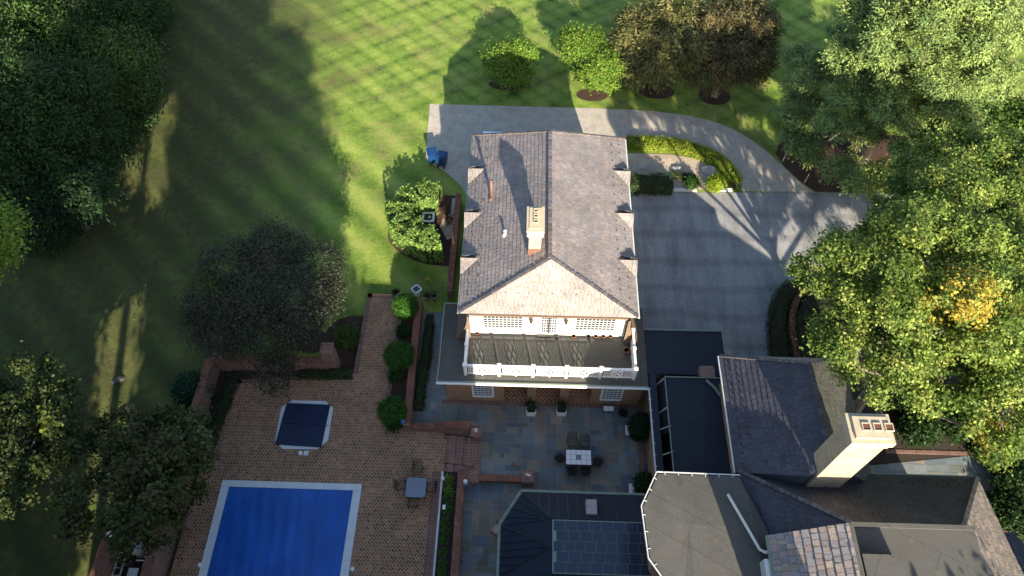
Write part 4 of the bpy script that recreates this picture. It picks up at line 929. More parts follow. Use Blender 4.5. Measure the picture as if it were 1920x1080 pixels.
# ================================================================ MAIN HOUSE (the part the photo shows, and its body to the south)
mh = empty('main_house', (13, 8, 0), 'large main house with dark slate slopes and flat grey roofs at the bottom right', 'building')
WE, WR = 6.0, 9.05
wxe = G(1366, 787, WE)[0]; wr_n = G(1517, 682, WR); wr_s = G(1549, 822, WR); wxr = (wr_n[0]+wr_s[0])/2; wyN = G(1360, 668, WE)[1]; wE2 = 2*wxr-wxe
ME, MT_ = 6.2, 9.3
me0 = G(1385, 882, ME); me1 = G(1832, 897, ME); mt0 = G(1598, 981, MT_); mt1 = G(1805, 990, MT_); my = (me0[1]+me1[1])/2; mty = (mt0[1]+mt1[1])/2
r_ = MB()
sw_ = (WR-WE)/(wxr-wxe); vz = min(np.linspace(WE+.3, WR-.05, 200), key=lambda z: abs(G(1518, 893, z)[0]-(wxe+(z-WE)/sw_))); vp = G(1518, 893, vz)
V0, V1, V2 = (wxe, my, WE), (wxe+(vz-WE)/sw_, vp[1], vz), (wxr, vp[1]+.35, WR)
slates(r_, [V0, V1, V2, (wxr, wr_n[1], WR), (wxe, wyN, WE)], (wxe, my, WE), (wxe, wyN, WE), .27, .26, SL_DARK, 21)
slates(r_, [(wE2, my-.5, WE), (wE2, wyN, WE), (wxr, wr_n[1], WR), V2], (wE2, my, WE), (wE2, wyN, WE), .27, .26, [(.06, .06, .052), (.07, .068, .058), (.055, .055, .05)], 22)
for a_, b_ in ((V0, V1), (V1, V2), (V2, (wE2, my-.5, WE))): r_.face([(a_[0], a_[1], 5.5), (b_[0], b_[1], 5.5), (b_[0], b_[1], b_[2]-.02), (a_[0], a_[1], a_[2]-.02)], (.05, .055, .075))
slates(r_, [(wxe, wyN, WE), (wxr, wr_n[1], WR), (wE2, wyN, WE)], (wxe, wyN, WE), (wE2, wyN, WE), .27, .26, SL, 23)
ridgecaps(r_, (wxr, wr_n[1], WR+.02), (wxr, my-.4, WR+.02), .2, .3, (.09, .085, .09)); ridgecaps(r_, (wxe, wyN, WE+.02), (wxr, wr_n[1], WR+.02), .16, .3, (.1, .09, .09))
wrf = r_.build('wing_roof', M['slate'], mh)
r_ = MB(); xw0, xw1 = wxe+.02, me1[0]
pal_ = [(.055, .046, .042), (.046, .042, .042), (.062, .052, .045), (.044, .043, .046), (.052, .048, .050)]
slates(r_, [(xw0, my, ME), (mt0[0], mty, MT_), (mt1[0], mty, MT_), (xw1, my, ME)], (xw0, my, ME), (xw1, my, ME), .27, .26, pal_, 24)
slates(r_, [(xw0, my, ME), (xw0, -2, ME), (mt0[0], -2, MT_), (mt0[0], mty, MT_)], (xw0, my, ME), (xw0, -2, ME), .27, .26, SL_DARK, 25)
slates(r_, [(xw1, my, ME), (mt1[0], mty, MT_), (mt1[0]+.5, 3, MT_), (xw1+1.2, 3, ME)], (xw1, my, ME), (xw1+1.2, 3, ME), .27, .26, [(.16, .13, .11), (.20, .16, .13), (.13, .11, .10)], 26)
ridgecaps(r_, (xw0, my, ME+.02), (mt0[0], mty, MT_+.02), .18, .3, (.08, .075, .08)); ridgecaps(r_, (xw1, my, ME+.02), (mt1[0], mty, MT_+.02), .18, .3, (.12, .10, .09))
mrf = r_.build('mansard_roof', M['slate'], mh)
MB().box(mt0[0]-.06, mt1[0]+.4, -2, mty, MT_-.1, MT_+.02).build('flat_roof', M['bayroof'], mh)
MB().box(mt0[0]-.1, mt1[0]+.44, mty-.12, mty+.06, MT_+.02, MT_+.08).build('roof_edge', M['bayroof'], mh)
bx0, _, _ = G(1618, 1050, MT_+.5); bx1 = G(1688, 1050, MT_+.5)[0]; by1 = G(1650, 1040, MT_+.5)[1]
MB().box(bx0, bx1, by1-2.5, by1, MT_+.02, MT_+.55).build('roof_hatch', M['bayroof'], mh)
MB().box(wxe+.45, wE2-.45, 9, wyN-.45, 0, WE-.1).box(wxe+.45, xw1-.45, -8, my-.45, 0, ME-.1).box(mt0[0]+.1, mt1[0], -2, mty-.1, 6, MT_-.12).build('walls', M['housebrick'], mh)
MB().box(wxe+.05, wE2-.05, 12, wyN-.05, WE-.2, WE-.04).box(wxe+.05, xw1-.05, 2, my-.05, ME-.2, ME-.04).build('soffit', M['umber'], mh)
g_ = MB(); g_.tube([(wxe-.05, my, WE-.04), (wxe-.05, wyN, WE-.04)], .045, 8); g_.build('gutter', M['gutter'], mh); MB().tube([(wxe+.3, my+.06, ME-.04), (xw1, my+.06, ME-.04)], .045, 8).build('gutter', M['gutter_green'], mh)
for k in range(16): pass
for k in range(16):
    for row in (.3, .62):
        y = my+.5+k*.42+row; x = wxe+row; z = WE+row*(WR-WE)/(wxr-wxe); MB().bar((x, y, z), (x-.02, y, z+.09), .05, .03).build('snow_guard', M['darkmetal'], wrf)
for k in range(20):
    for row in (.25, .5):
        x = xw0+1.4+k*.5; y = my-row; z = ME+row*(MT_-ME)/(my-mty); MB().bar((x, y, z), (x, y-.02, z+.09), .05, .03).build('snow_guard', M['darkmetal'], mrf)
# big chimney
kz = 12.6; a = G(1591, 836, kz-.7); b = G(1660, 836, kz-.7); kx0, kx1, ky0 = a[0], b[0], a[1]; ky1 = ky0+.95
bc = MB(); bc.box(kx0, kx1, ky0, ky1, 5.5, kz-.7); bch = bc.build('chimney', M['chimbrick'], mh)
kc = MB(); kc.box(kx0-.06, kx1+.06, ky0-.06, ky1+.06, kz-.7, kz-.45); kc.box(kx0-.12, kx1+.12, ky0-.12, ky1+.12, kz-.45, kz-.12); kc.box(kx0+.05, kx1-.05, ky0+.05, ky1-.05, kz-.12, kz); kc.build('chimney_cap', M['stucco'], bch)
for k in range(3): flue(kx0+.48+k*.42, (ky0+ky1)/2, kz, .16, bch, .06)
# small dormer beside the chimney
mb = MB(); dx0 = kx0-.15; 
slates(mb, [(dx0+.2, my-.1, ME+.9), (dx0+1.0, my-1.3, ME+1.0), (dx0+1.0, my-.1, ME+1.5)], (dx0+.2, my-.1, ME+.9), (dx0+1.0, my-1.3, ME+1.0), .2, .2, SL_DARK, 31)
slates(mb, [(dx0+1.0, my-1.3, ME+1.0), (dx0+1.8, my-.1, ME+.9), (dx0+1.0, my-.1, ME+1.5)], (dx0+1.0, my-1.3, ME+1.0), (dx0+1.8, my-.1, ME+.9), .2, .2, SL_DARK, 32)
mb.build('dormer', M['slate'], mh)
# sunlit cross roof
LZ0, LZ1 = 7.9, 9.9; l0, l1, l2 = G(1440, 996, LZ0), G(1594, 989, LZ1), G(1452, 1079, LZ0)
yl0, xl0_, xl1_ = (l0[1]+l1[1])/2, l0[0], l1[0]
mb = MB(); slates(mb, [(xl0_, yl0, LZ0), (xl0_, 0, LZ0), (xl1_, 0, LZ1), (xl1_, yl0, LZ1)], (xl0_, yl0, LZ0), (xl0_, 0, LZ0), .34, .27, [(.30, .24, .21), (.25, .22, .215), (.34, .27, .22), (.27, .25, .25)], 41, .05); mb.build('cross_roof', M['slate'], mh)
MB().prism([(xl0_+.25, 0), (xl1_+.02, 0), (xl1_+.02, yl0-.06), (xl0_+.25, yl0-.06)], 6.5, [LZ0-.0, LZ1-.05, LZ1-.05, LZ0-.0]).build('cross_roof_walls', M['umber'], mh)
MB().box(xl1_-.02, xl1_+.14, 0, yl0-.02, LZ1-.3, LZ1+.03).build('roof_edge', M['membrane'], mh)
g_ = MB(); g_.bar((xl0_-.07, yl0, LZ0-.03), (xl0_-.07, 0, LZ0-.03), .12, .1); 
for k in range(8): g_.bar((xl0_-.13, yl0-.3-k*.5, LZ0+.03), (xl0_+.05, yl0-.3-k*.5, LZ0+.03), .03, .02)
g_.build('gutter', M['gutter_green'], mh); MB().box(xl0_-.3, xl0_-.02, 0, yl0-.9, 7.0, LZ0-.1).build('fascia', M['gutter'], mh)
# bay with flat roof
BZ = 7.0; bp = GL([(1234, 888), (1386, 894), (1440, 997), (1447, 1076), (1380, 1130), (1280, 1130), (1219, 1045), (1206, 950)], BZ)
bp = [(b[0], b[1]) for b in bp]; bcn = G(1290, 985, BZ+.45)
mb = MB(); n = len(bp); bci = [(bp[0][0]*.35+bcn[0]*.65, bp[0][1]*.35+bcn[1]*.65)]
ap = G(1292, 983, BZ+.16); ap2 = G(1420, 1000, BZ+.16)
ring_in = [(ap[0], ap[1], BZ+.16), (ap2[0], ap[1]+.0, BZ+.16), (ap2[0], 5, BZ+.16), (ap[0]-.0, 5, BZ+.16)]
P3 = [(p[0], p[1], BZ) for p in bp]
mb.face([P3[1], P3[0], ring_in[0], ring_in[1]]); mb.face([P3[0], P3[7], ring_in[0]]); mb.face([P3[7], P3[6], ring_in[0]]); mb.face([P3[6], P3[5], ring_in[3], ring_in[0]]); mb.face([P3[5], P3[4], ring_in[2], ring_in[3]])
mb.face([P3[4], P3[3], P3[2], ring_in[1], ring_in[2]]); mb.face([P3[2], P3[1], ring_in[1]]); mb.face(ring_in[::-1])
mb.prism(bp, BZ-.2, BZ-.003, top=True)
mb.build('bay_roof', M['bayroof'], mh)
cxb, cyb_ = sum(p[0] for p in bp)/8, sum(p[1] for p in bp)/8
MB().prism([(cxb+(p[0]-cxb)*.82, cyb_+(p[1]-cyb_)*.82) for p in bp], 0, BZ-.2).build('bay_walls', M['housebrick'], mh)
mb = MB()
ring_o = [(cxb+(p[0]-cxb)*1.03, cyb_+(p[1]-cyb_)*1.03, BZ-.03) for p in bp]
for i in (0, 4, 5, 6, 7): mb.bar(ring_o[i], ring_o[(i+1) % 8], .045, .08)
for i in (0, 5, 6, 7):
    a, b = np.array(ring_o[i]), np.array(ring_o[(i+1) % 8]); L = np.linalg.norm(b-a)
    c3 = np.array([cxb, cyb_, BZ]); 
    for k in range(int(L/.55)): p = a+(b-a)*((k+.5)/int(L/.55)); q = p+(c3-p)/np.linalg.norm(c3-p)*.14; mb.bar(p+np.array([0, 0, .05]), q+np.array([0, 0, .05]), .03, .02)
mb.build('gutter', M['gutter'], mh)
mb = MB()
for i in range(8):
    a, b = [(cxb+(p[0]-cxb)*1.012, cyb_+(p[1]-cyb_)*1.012, BZ-.05) for p in (bp[i], bp[(i+1) % 8])]; mb.bar(a, b, .07, .06)
mb.build('gutter_trough', M['membrane_dark'], mh)
q0_ = G(1363, 929, BZ+.12); q1_ = G(1428, 1040, BZ+.2); MB().tube([(q0_[0], q0_[1], BZ+.28), (q1_[0]-.1, q1_[1]+.15, BZ+.38), (q1_[0]+.1, q1_[1], BZ+.5), (xl0_-.1, q1_[1]-.02, LZ0-.1)], .065, 8).build('downpipe', M['offwhite'], mh)
# small lower roofs at the far right
mb = MB(); a = G(1822, 1003, 5); b = G(1905, 1030, 5)
slates(mb, [(a[0], a[1], 5.2), (a[0]+.5, 7.5, 6.0), (b[0]+.4, 7.9, 6.0), (b[0], a[1]+.1, 5.2)], (a[0], a[1], 5.2), (b[0], a[1]+.1, 5.2), .25, .25, SL_DARK, 51)
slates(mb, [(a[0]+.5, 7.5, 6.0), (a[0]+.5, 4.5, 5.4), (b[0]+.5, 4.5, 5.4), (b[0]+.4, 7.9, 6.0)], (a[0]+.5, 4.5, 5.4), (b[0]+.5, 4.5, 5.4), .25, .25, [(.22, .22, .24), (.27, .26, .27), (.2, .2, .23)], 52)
mb.build('porch_roof', M['slate'], mh)
MB().box(a[0]+.4, b[0]-.1, 4, a[1]-.4, 0, 5.3).build('porch_walls', M['housebrick'], mh)
# body of the house south of the picture (casts the shade over patio and pool)
bodyw = MB(); bodyw.box(-5.5, .5, -7, 1.5, 0, 8.2); bodyw.box(.5, wxe+.4, -7, 4.0, 0, 6.8); bodyw.build('south_walls', M['housebrick'], mh)
br = MB()
slates(br, [(-6, 2, 8), (-6, -1, 10.9), (.8, -1, 10.9), (.8, 2, 8)], (-6, 2, 8), (.8, 2, 8), .4, .5, SL, 61); slates(br, [(-6, -4, 8), (-6, -1, 10.9), (.8, -1, 10.9), (.8, -4, 8)], (-6, -4, 8), (.8, -4, 8), .4, .5, SL, 62)
slates(br, [(.8, 4.4, 6.8), (.8, .5, 9.35), (wxe+1, .5, 9.35), (wxe+1, 4.4, 6.8)], (.8, 4.4, 6.8), (wxe+1, 4.4, 6.8), .4, .5, SL, 63); slates(br, [(.8, -3.5, 6.8), (.8, .5, 9.35), (wxe+1, .5, 9.35), (wxe+1, -3.5, 6.8)], (.8, -3.5, 6.8), (wxe+1, -3.5, 6.8), .4, .5, SL, 64)
br.face([(.8, 2, 8), (.8, -1, 10.9), (.8, -4, 8)], (.3, .2, .15)); br.face([(-6, 2, 8), (-6, -4, 8), (-6, -1, 10.9)], (.3, .2, .15)); br.face([(.8, 4.4, 6.8), (.8, .5, 9.35), (.8, -3.5, 6.8)], (.3, .2, .15))
br.build('south_roof', M['slate'], mh)
MB().box(-1.6, 1.3, -1.6, -.4, 6, 12.7).box(10.05, 11.75, 2.2, 3.8, 6, 12.6).build('south_shade_blocks', M['chimbrick'], mh)  # unseen blocks added to throw shade on the deck end and bay roof
# ================================================================ METAL ROOFED SUNROOM
sr = empty('sunroom', (3, 8, 0), 'sunroom with dark standing seam metal roof, faceted end and rows of skylight panes', 'building')
SE = 2.9; SZ = 3.9
so1 = [G(980, 923, SE), G(1208, 930, SE)]; sxw = G(939, 1000, SE)[0]
syN = (so1[0][1]+so1[1][1])/2; sxa = so1[0][0]; sye = G(938, 985, SE)[1]; sym = G(1000, 1023, SZ)[1]
syS = 2*sym-syN; 
e_pts = [(6.1, syN), (sxa, syN), (sxw, sye), (sxw, 2*sym-sye), (sxa, syS), (6.1, syS)]
ci = [G(1033, 972, SZ), G(1036, 1022, SZ)]; rx = ci[0][0]; ryN = ci[0][1]; ryS = 2*sym-ryN
ce = (G(1038, 1022, SZ)[0], sym)
rf_ = MB(); E3 = [(p[0], p[1], SE) for p in e_pts]; rN, rS = (rx, ryN, SZ), (rx, ryS, SZ)
rf_.face([E3[0], (6.1, ryN, SZ), rN, E3[1]][::-1]); rf_.face([E3[1], E3[2], rN]); rf_.face([E3[2], E3[3], rS, rN][::1]); rf_.face([E3[3], E3[4], rS]); rf_.face([E3[4], rS, (6.1, ryS, SZ), E3[5]][::-1])
rf_.face([rN, (6.1, ryN, SZ), (6.1, ryS, SZ), rS][::-1]); rf_.prism(e_pts, SE-.1, SE-.01)
srf = rf_.build('metal_roof', M['metalroof'], sr)
sm = MB(); up = np.array([0, 0, .025])
def seam(a, b, w=.035): sm.bar(np.array(a)+up, np.array(b)+up, w, .05)
for k in range(13):
    x = sxa+.35+k*.45
    if x < 6.05:
        if x > rx: seam((x, syN, SE), (x, ryN, SZ))
        else:
            t = (x-sxa)/(rx-sxa); seam((x, syN, SE), (sxa+(rx-sxa)*t, syN+(ryN-syN)*t, SE+(SZ-SE)*t))
        if x > rx: seam((x, syS, SE), (x, ryS, SZ))
seam(E3[1], rN, .05); seam(E3[2], rN, .04); seam(E3[3], rS, .04); seam(E3[4], rS, .05)
for k in range(1, 4):
    t = k/4; p = np.array(E3[1])*(1-t)+np.array(E3[2])*t; q = np.array(E3[1])*(1-t)+np.array(rN)*t if False else np.array(E3[2])*(1-t)+np.array(rN)*t
    seam(p, np.array(rN)*(.75+.0*t)+p*.25)
seam((rx, sym, SZ), E3[2], .05); seam((rx, sym, SZ), E3[3], .05)
for k in range(0, 7):
    t = (k+.5)/7; y = E3[2][1]*(1-t)+E3[3][1]*t; half = abs(E3[2][1]-sym); tt = 1-abs(y-sym)/half
    q = np.array([sxw+(rx-sxw)*tt, y, SE+(SZ-SE)*tt]); seam((sxw, y, SE), q)
sm.build('seams', M['seam'], srf)
# skylight panes on the flat centre
gl_ = MB(); ln = MB(); x0s = rx+.12; rows = np.linspace(ryN-.1, ryS+.1, 6)
MB().box(rx+.06, 6.05, ryS+.06, ryN-.06, SZ+.004, SZ+.05).build('skylight_frame', M['gutter_green'], sr)
for r in range(5):
    ya, yb_ = rows[r+1], rows[r]; off = .12*(r % 2); w = .55 if r != 2 else .48; x = x0s+off
    while x < 6.0:
        x1p = min(x+w, 6.04); gl_.box(x+.011, x1p-.011, ya+.011, yb_-.011, SZ+.05, SZ+.062); x += w
gl_.build('skylight_panes', M['skyglass'], sr)
c0 = G(1100, 937, SZ-.1); c1 = G(1118, 962, SZ-.1); zc_ = SZ-.35
MB().box(c0[0]-.06, c1[0]+.06, c1[1]-.1, c0[1]+.04, SE, zc_+.2).build('vent_hood_base', M['umber'], sr); mb = MB()
mb.box(c0[0]-.03, c1[0]+.03, c1[1]-.05, (c0[1]+c1[1])/2, zc_+.2, zc_+.27); mb.box(c0[0]-.03, c1[0]+.03, (c0[1]+c1[1])/2+.012, c0[1]+.02, zc_+.2, zc_+.275); mb.build('roof_light', M['paleglass'], sr)
gg = MB()
ringg = [(sxa+(p[0]-sxa)*1.0+((-.08) if p[0] < sxa+.01 else 0), p[1]+(.08 if p[1] > sym else -.08), SE-.04) for p in e_pts]
for i in range(0, 4): gg.bar(ringg[i], ringg[i+1], .11, .09)
for i in range(0, 4):
    a, b = np.array(ringg[i]), np.array(ringg[i+1]); L = np.linalg.norm(b-a)
    for k in range(int(L/.7)): p = a+(b-a)*((k+.5)/max(1, int(L/.7))); gg.bar(p+np.array([-.05, -.05, .055]), p+np.array([.07, .07, .055]), .03, .02)
gg.build('gutter', M['gutter_green'], sr)
MB().prism([(3+(p[0]-3)*.9 if p[0] < 3 else p[0], sym+(p[1]-sym)*.88) for p in e_pts], 0, SE-.1).build('walls', M['housebrick'], sr)
#@@OBJECTS
# ================================================================ FURNITURE ON THE PATIO
def swivel_chair(name='patio_chair'):
    """round seated wrought iron chair, front towards -Y"""
    e = empty(name, (0, 0, 0)); m = M['darkmetal']
    s = MB(); s.ring((0, 0, .44), .25, .016, 18)
    for k in range(-3, 4): w = (.25**2-(k*.07)**2)**.5; s.bar((k*.07, -w, .44), (k*.07, w, .44), .014, .01)
    for k in (-.12, 0, .12): s.bar((-.22, k, .437), (.22, k, .437), .014, .01)
    s.lathe((0, 0, .41), [(.2, 0), (.23, .02)], 16); s.build('seat', m, e)
    b = MB(); P_ = [(.25*cos(a), .25*sin(a)+.05, .82) for a in np.linspace(.25, pi-.25, 9)]; b.tube(P_, .014, 5)
    for i in (0, 2, 4, 6, 8): b.tube([(P_[i][0]*.95, P_[i][1]*.9-.02, .45), (P_[i][0]*1.06, P_[i][1]*1.0, .65), P_[i]], .009, 4)
    b.ring((0, .29, .64), .09, .008, 10, 1); b.build('backrest', m, e)
    for sx in (-1, 1): MB().tube([(sx*.24, .08, .64), (sx*.27, -.12, .66), (sx*.24, -.2, .6), (sx*.2, -.18, .45)], .012, 5).build('armrest', m, e)
    for k in range(4):
        a = pi/4+k*pi/2; MB().tube([(.06*cos(a), .06*sin(a), .42), (.1*cos(a), .1*sin(a), .2), (.27*cos(a), .27*sin(a), .01)], .014, 5).build('leg', m, e)
    return e
def square_chair():
    e = empty('patio_chair', (0, 0, 0)); m = M['darkmetal']; s = MB()
    q = [(-.24, -.24), (.24, -.24), (.24, .2), (-.24, .2)]
    for i in range(4): s.bar((*q[i], .44), (*q[(i+1) % 4], .44), .025, .02)
    for k in range(-2, 3): s.bar((k*.085, -.23, .44), (k*.085, .19, .44), .018, .01)
    s.build('seat', m, e); b = MB(); b.tube([(-.24, .2, .44), (-.23, .32, .98), (0, .36, 1.03), (.23, .32, .98), (.24, .2, .44)], .016, 6)
    for z in (.58, .68, .78, .88): b.tube([(-.235, .2+(z-.44)*.24, z), (.235, .2+(z-.44)*.24, z)], .01, 4)
    for x in (-.12, 0, .12): b.tube([(x, .22, .5), (x, .33, .97)], .008, 4)
    b.build('backrest', m, e)
    for sx in (-1, 1): MB().tube([(sx*.24, .24, .66), (sx*.28, -.1, .66), (sx*.24, -.22, .44)], .012, 5).build('armrest', m, e)
    for x, y in q: MB().tube([(x, y, .44), (x*1.08, y*1.08, 0)], .014, 5).build('leg', m, e)
    return e
def place(e, loc, rz, label, cat, group=None):
    e.location = loc; e.rotation_euler[2] = rz; tag(e, label, cat, group); OFF[e.name] = tuple(loc); return e
tx, ty, _ = G(1084.5, 857, .74); 
e = empty('dining_table', (tx, ty, 0), 'patio dining table topped with white tiles and one dark square tile', 'table')
x0, y1, _ = G(1061, 843, .74); x1, y0, _ = G(1109, 872, .74)
MB().box(x0-.04, x1+.04, y0-.04, y1+.04, .69, .735).build('table_frame', M['darkmetal'], e, bevel=.01)
tl_ = MB(); dk = MB()
for i in range(5):
    for j in range(3):
        a = (x0+(x1-x0)*i/5+.008, x0+(x1-x0)*(i+1)/5-.008, y0+(y1-y0)*j/3+.008, y0+(y1-y0)*(j+1)/3-.008)
        (dk if (i, j) == (2, 1) else tl_).box(*a, .735, .75)
tt_ = tl_.build('tile_top', M['tile'], e); dk.build('centre_tile', M['tabletop'], e)
for a in (x0+.05, x1-.05):
    for b in (y0+.05, y1-.05): MB().tube([(a, b, 0), (a, b, .69)], .025, 6).build('leg', M['darkmetal'], e)
c1_ = swivel_chair(); c2_ = square_chair(); G1 = 'iron chairs round the tiled dining table'
place(c2_, (*G(1073, 831, .3)[:2], 0), .12, 'square iron chair with tilted back, left of the two above the tiled table', 'chair', G1)
def another(e, px, py, rz, label, z=.3, base=0, group=G1): c = copy_tree(e); x, y, _ = G(px, py, z+base); return place(c, (x, y, base), rz, label, 'chair', group)
another(c2_, 1095, 834, -.1, 'square iron chair with tilted back, right of the two above the tiled table')
place(c1_, (*G(1050, 861, .3)[:2], 0), pi/2+.15, 'round seated iron chair at the left end of the tiled table', 'chair', G1)
another(c1_, 1121, 867, -pi/2-.35, 'round seated iron chair at the right end of the tiled table')
another(c1_, 1072, 885, pi, 'round seated iron chair below the tiled table, the left one')
another(c1_, 1098, 885, pi, 'round seated iron chair below the tiled table, the right one')
another(c1_, 1168, 776, .4, 'dark iron chair in the corner of the patio beside the big evergreen shrub', group=None)
# table on the pool terrace
ax, ay, _ = G(780, 914, TZ+.72); h_ = .0
e = empty('terrace_table', (ax, ay, TZ), 'square smoked glass table with rounded corners on the herringbone terrace', 'table')
def rsq(x, y, s, r, n=5):
    o = []
    for (sx, sy, a0) in ((1, 1, 0), (-1, 1, pi/2), (-1, -1, pi), (1, -1, 1.5*pi)):
        for k in range(n+1): a = a0+k/n*pi/2; o.append((x+sx*(s-r)+r*cos(a), y+sy*(s-r)+r*sin(a)))
    return o
MB().prism(rsq(ax, ay, .54, .12), TZ+.70, TZ+.725).build('rim', M['darkmetal'], e); MB().prism(rsq(ax, ay, .51, .1), TZ+.726, TZ+.735).build('glass_top', M['tabletop'], e)
MB().lathe((ax, ay, TZ+.735), [(.03, 0), (.03, .02)], 10).build('umbrella_hole', M['blackrub'], e)
for a in (-.42, .42):
    for b in (-.42, .42): MB().tube([(ax+a, ay+b, TZ), (ax+a*.9, ay+b*.9, TZ+.7)], .02, 6).build('leg', M['darkmetal'], e)
G2 = 'iron chairs round the smoked glass table'
another(c2_, 784, 882, 0, 'iron chair above the smoked glass table on the terrace', .3, TZ, G2)
another(c2_, 753, 912, pi/2+.2, 'iron chair left of the smoked glass table on the terrace', .3, TZ, G2)
another(c2_, 809, 916, -pi/2+.1, 'iron chair right of the smoked glass table on the terrace', .3, TZ, G2)
another(c2_, 776, 945, pi, 'iron chair below the smoked glass table on the terrace', .3, TZ, G2)
def side_table(label, px, py, w, d):
    x, y, _ = G(px, py, .45); e = empty('side_table', (x, y, 0), label, 'side table', 'white tiled side tables'); mb = MB()
    if w > d: mb.box(x-w/2, x-.006, y-d/2, y+d/2, .42, .46); mb.box(x+.006, x+w/2, y-d/2, y+d/2, .42, .46)
    else: mb.box(x-w/2, x+w/2, y-d/2, y-.006, .42, .46); mb.box(x-w/2, x+w/2, y+.006, y+d/2, .42, .46)
    mb.build('tile_top', M['tile'], e); MB().box(x-w/2-.015, x+w/2+.015, y-d/2-.015, y+d/2+.015, .40, .425).build('frame', M['darkmetal'], e)
    for a in (-1, 1):
        for b in (-1, 1): MB().tube([(x+a*w*.48, y+b*d*.46, 0), (x+a*w*.48, y+b*d*.46, .4)], .014, 5).build('leg', M['darkmetal'], e)
side_table('white tiled side table against the brick front of the garage house', 1141, 766, .56, .28)
side_table('white tiled side table at the left edge of the big evergreen shrub', 1177, 807, .28, .55)
side_table('white tiled side table beside the smaller shrub near the sunroom roof', 1184, 917, .28, .58)
for px, lab in ((996, 'white square planter with dark green shrub, left one before the porch piers'), (1053, 'white square planter with dark green shrub, right one before the porch piers')):
    x, y, _ = G(px, 766, .5); e = empty('planter_box', (x, y, 0), lab, 'planter', 'white planters before the porch'); mb = MB(); s = .25
    mb.box(x-s, x+s, y-s, y+s, .02, .42); mb.box(x-s-.03, x+s+.03, y-s-.03, y-s+.02, .42, .48); mb.box(x-s-.03, x+s+.03, y+s-.02, y+s+.03, .42, .48); mb.box(x-s-.03, x-s+.02, y-s+.02, y+s-.02, .42, .48); mb.box(x+s-.02, x+s+.03, y-s+.02, y+s-.02, .42, .48)
    mb.build('box', M['white'], e); MB().box(x-s+.03, x+s-.03, y-s+.03, y+s-.03, .42, .44).build('soil', M['soil'], e)
    crown('plant', [(x, y+.02, .75, .24, .24, .38)], M['leaf'], e, int(px), per=26, leaves=22, spread=.07, size=.09, pal=[(.03, .075, .04), (.02, .05, .03)], top=-.5)
for i, (px, py) in enumerate(((941, 855), (962, 872), (903, 1052), (937, 1046))):
    x, y, _ = G(px, py); mb = MB(); mb.box(x-.11, x+.11, y-.11, y+.11, .015, .03)
    tag(mb.build('drain_grate', M['umber']), ['small dark square drain in the patio left of the dining table', 'small brown square drain in the patio below the first one', 'dark square drain in the lower patio near the bottom edge of the photo', 'tiny dark drain against the sunroom wall'][i], 'drain')
# chair and bench poking out beside the sunroom
x, y, _ = G(930, 992, .5); e = empty('garden_chair', (x, y, 0), 'striped red and white cushion on an iron chair half under the sunroom eave', 'chair')
t_ = NT('striped_cloth'); sx = t_.new('SeparateXYZ'); t_.ln(t_.obj(), sx.inputs[0]); f = t_.math('GREATER_THAN', t_.math('SINE', t_.math('MULTIPLY', t_.math('ADD', sx.outputs[0], sx.outputs[1]), 55)), 0.2)
M['stripes'] = t_.out(t_.mix(f, (.30, .07, .05), (.6, .55, .5)), .8)
MB().prism([(x-.25, y-.05), (x, y-.28), (x+.27, y), (x+.02, y+.25)], .44, .5).build('cushion', M['stripes'], e, bevel=.02)
MB().tube([(x+.05, y+.3, .4), (x+.02, y+.33, .9), (x+.3, y+.1, .9), (x+.3, y+.05, .4)], .016, 5).build('backrest', M['darkmetal'], e)
for a, b in ((-.2, -.04), (0, -.22), (.22, 0), (0, .2)): MB().tube([(x+a, y+b, 0), (x+a, y+b, .44)], .014, 5).build('leg', M['darkmetal'], e)
# pots, ornaments by the top of the terrace path
pot('pale planter pot with dark plant left of the leaf shaped stone', *G(742, 549, .4)[:2], 0, .17, .45, 'gutter', [(.02, .04, .02)], 3)
pot('grey round pot with twiggy plant, left of the two by the wall corner', *G(800, 556, .3)[:2], 0, .19, .38, 'gutter', [(.05, .08, .03), (.1, .06, .03)], 4)
pot('grey round pot, right of the two by the wall corner', *G(814, 556, .3)[:2], 0, .19, .38, 'gutter', [(.04, .08, .03)], 5)
x, y, _ = G(781, 543, .5); e = empty('bird_bath', (x, y, 0), 'white scalloped bird bath with dark water above the topiaries', 'bird bath')
mb = MB(); P_ = [(x+(.24+.09*abs(cos(2*a)))*cos(a), y+(.24+.09*abs(cos(2*a)))*sin(a)) for a in np.linspace(0, 2*pi, 25)[:-1]]; mb.prism(P_, .5, .58); mb.lathe((x, y, 0), [(.18, 0), (.1, .08), (.06, .3), (.12, .5)], 12); mb.build('basin', M['white'], e)
MB().prism([(x+(p[0]-x)*.72, y+(p[1]-y)*.72) for p in P_], .58, .586).build('water', M['skyglass'], e)
x, y, _ = G(803, 531); e = empty('orange_flower', (x, y, 0), 'single orange bloom on a stem beside the wall corner', 'flower')
MB().tube([(x, y, 0), (x+.02, y, .5)], .012, 5).build('stem', M['soil'], e); mb = MB()
for k in range(6): a = k*pi/3; mb.face([(x, y, .5), (x+.1*cos(a-.4), y+.1*sin(a-.4), .53), (x+.14*cos(a), y+.14*sin(a), .52), (x+.1*cos(a+.4), y+.1*sin(a+.4), .53)], (.55, .20, .05))
mb.build('petals', M['leaf'], e)
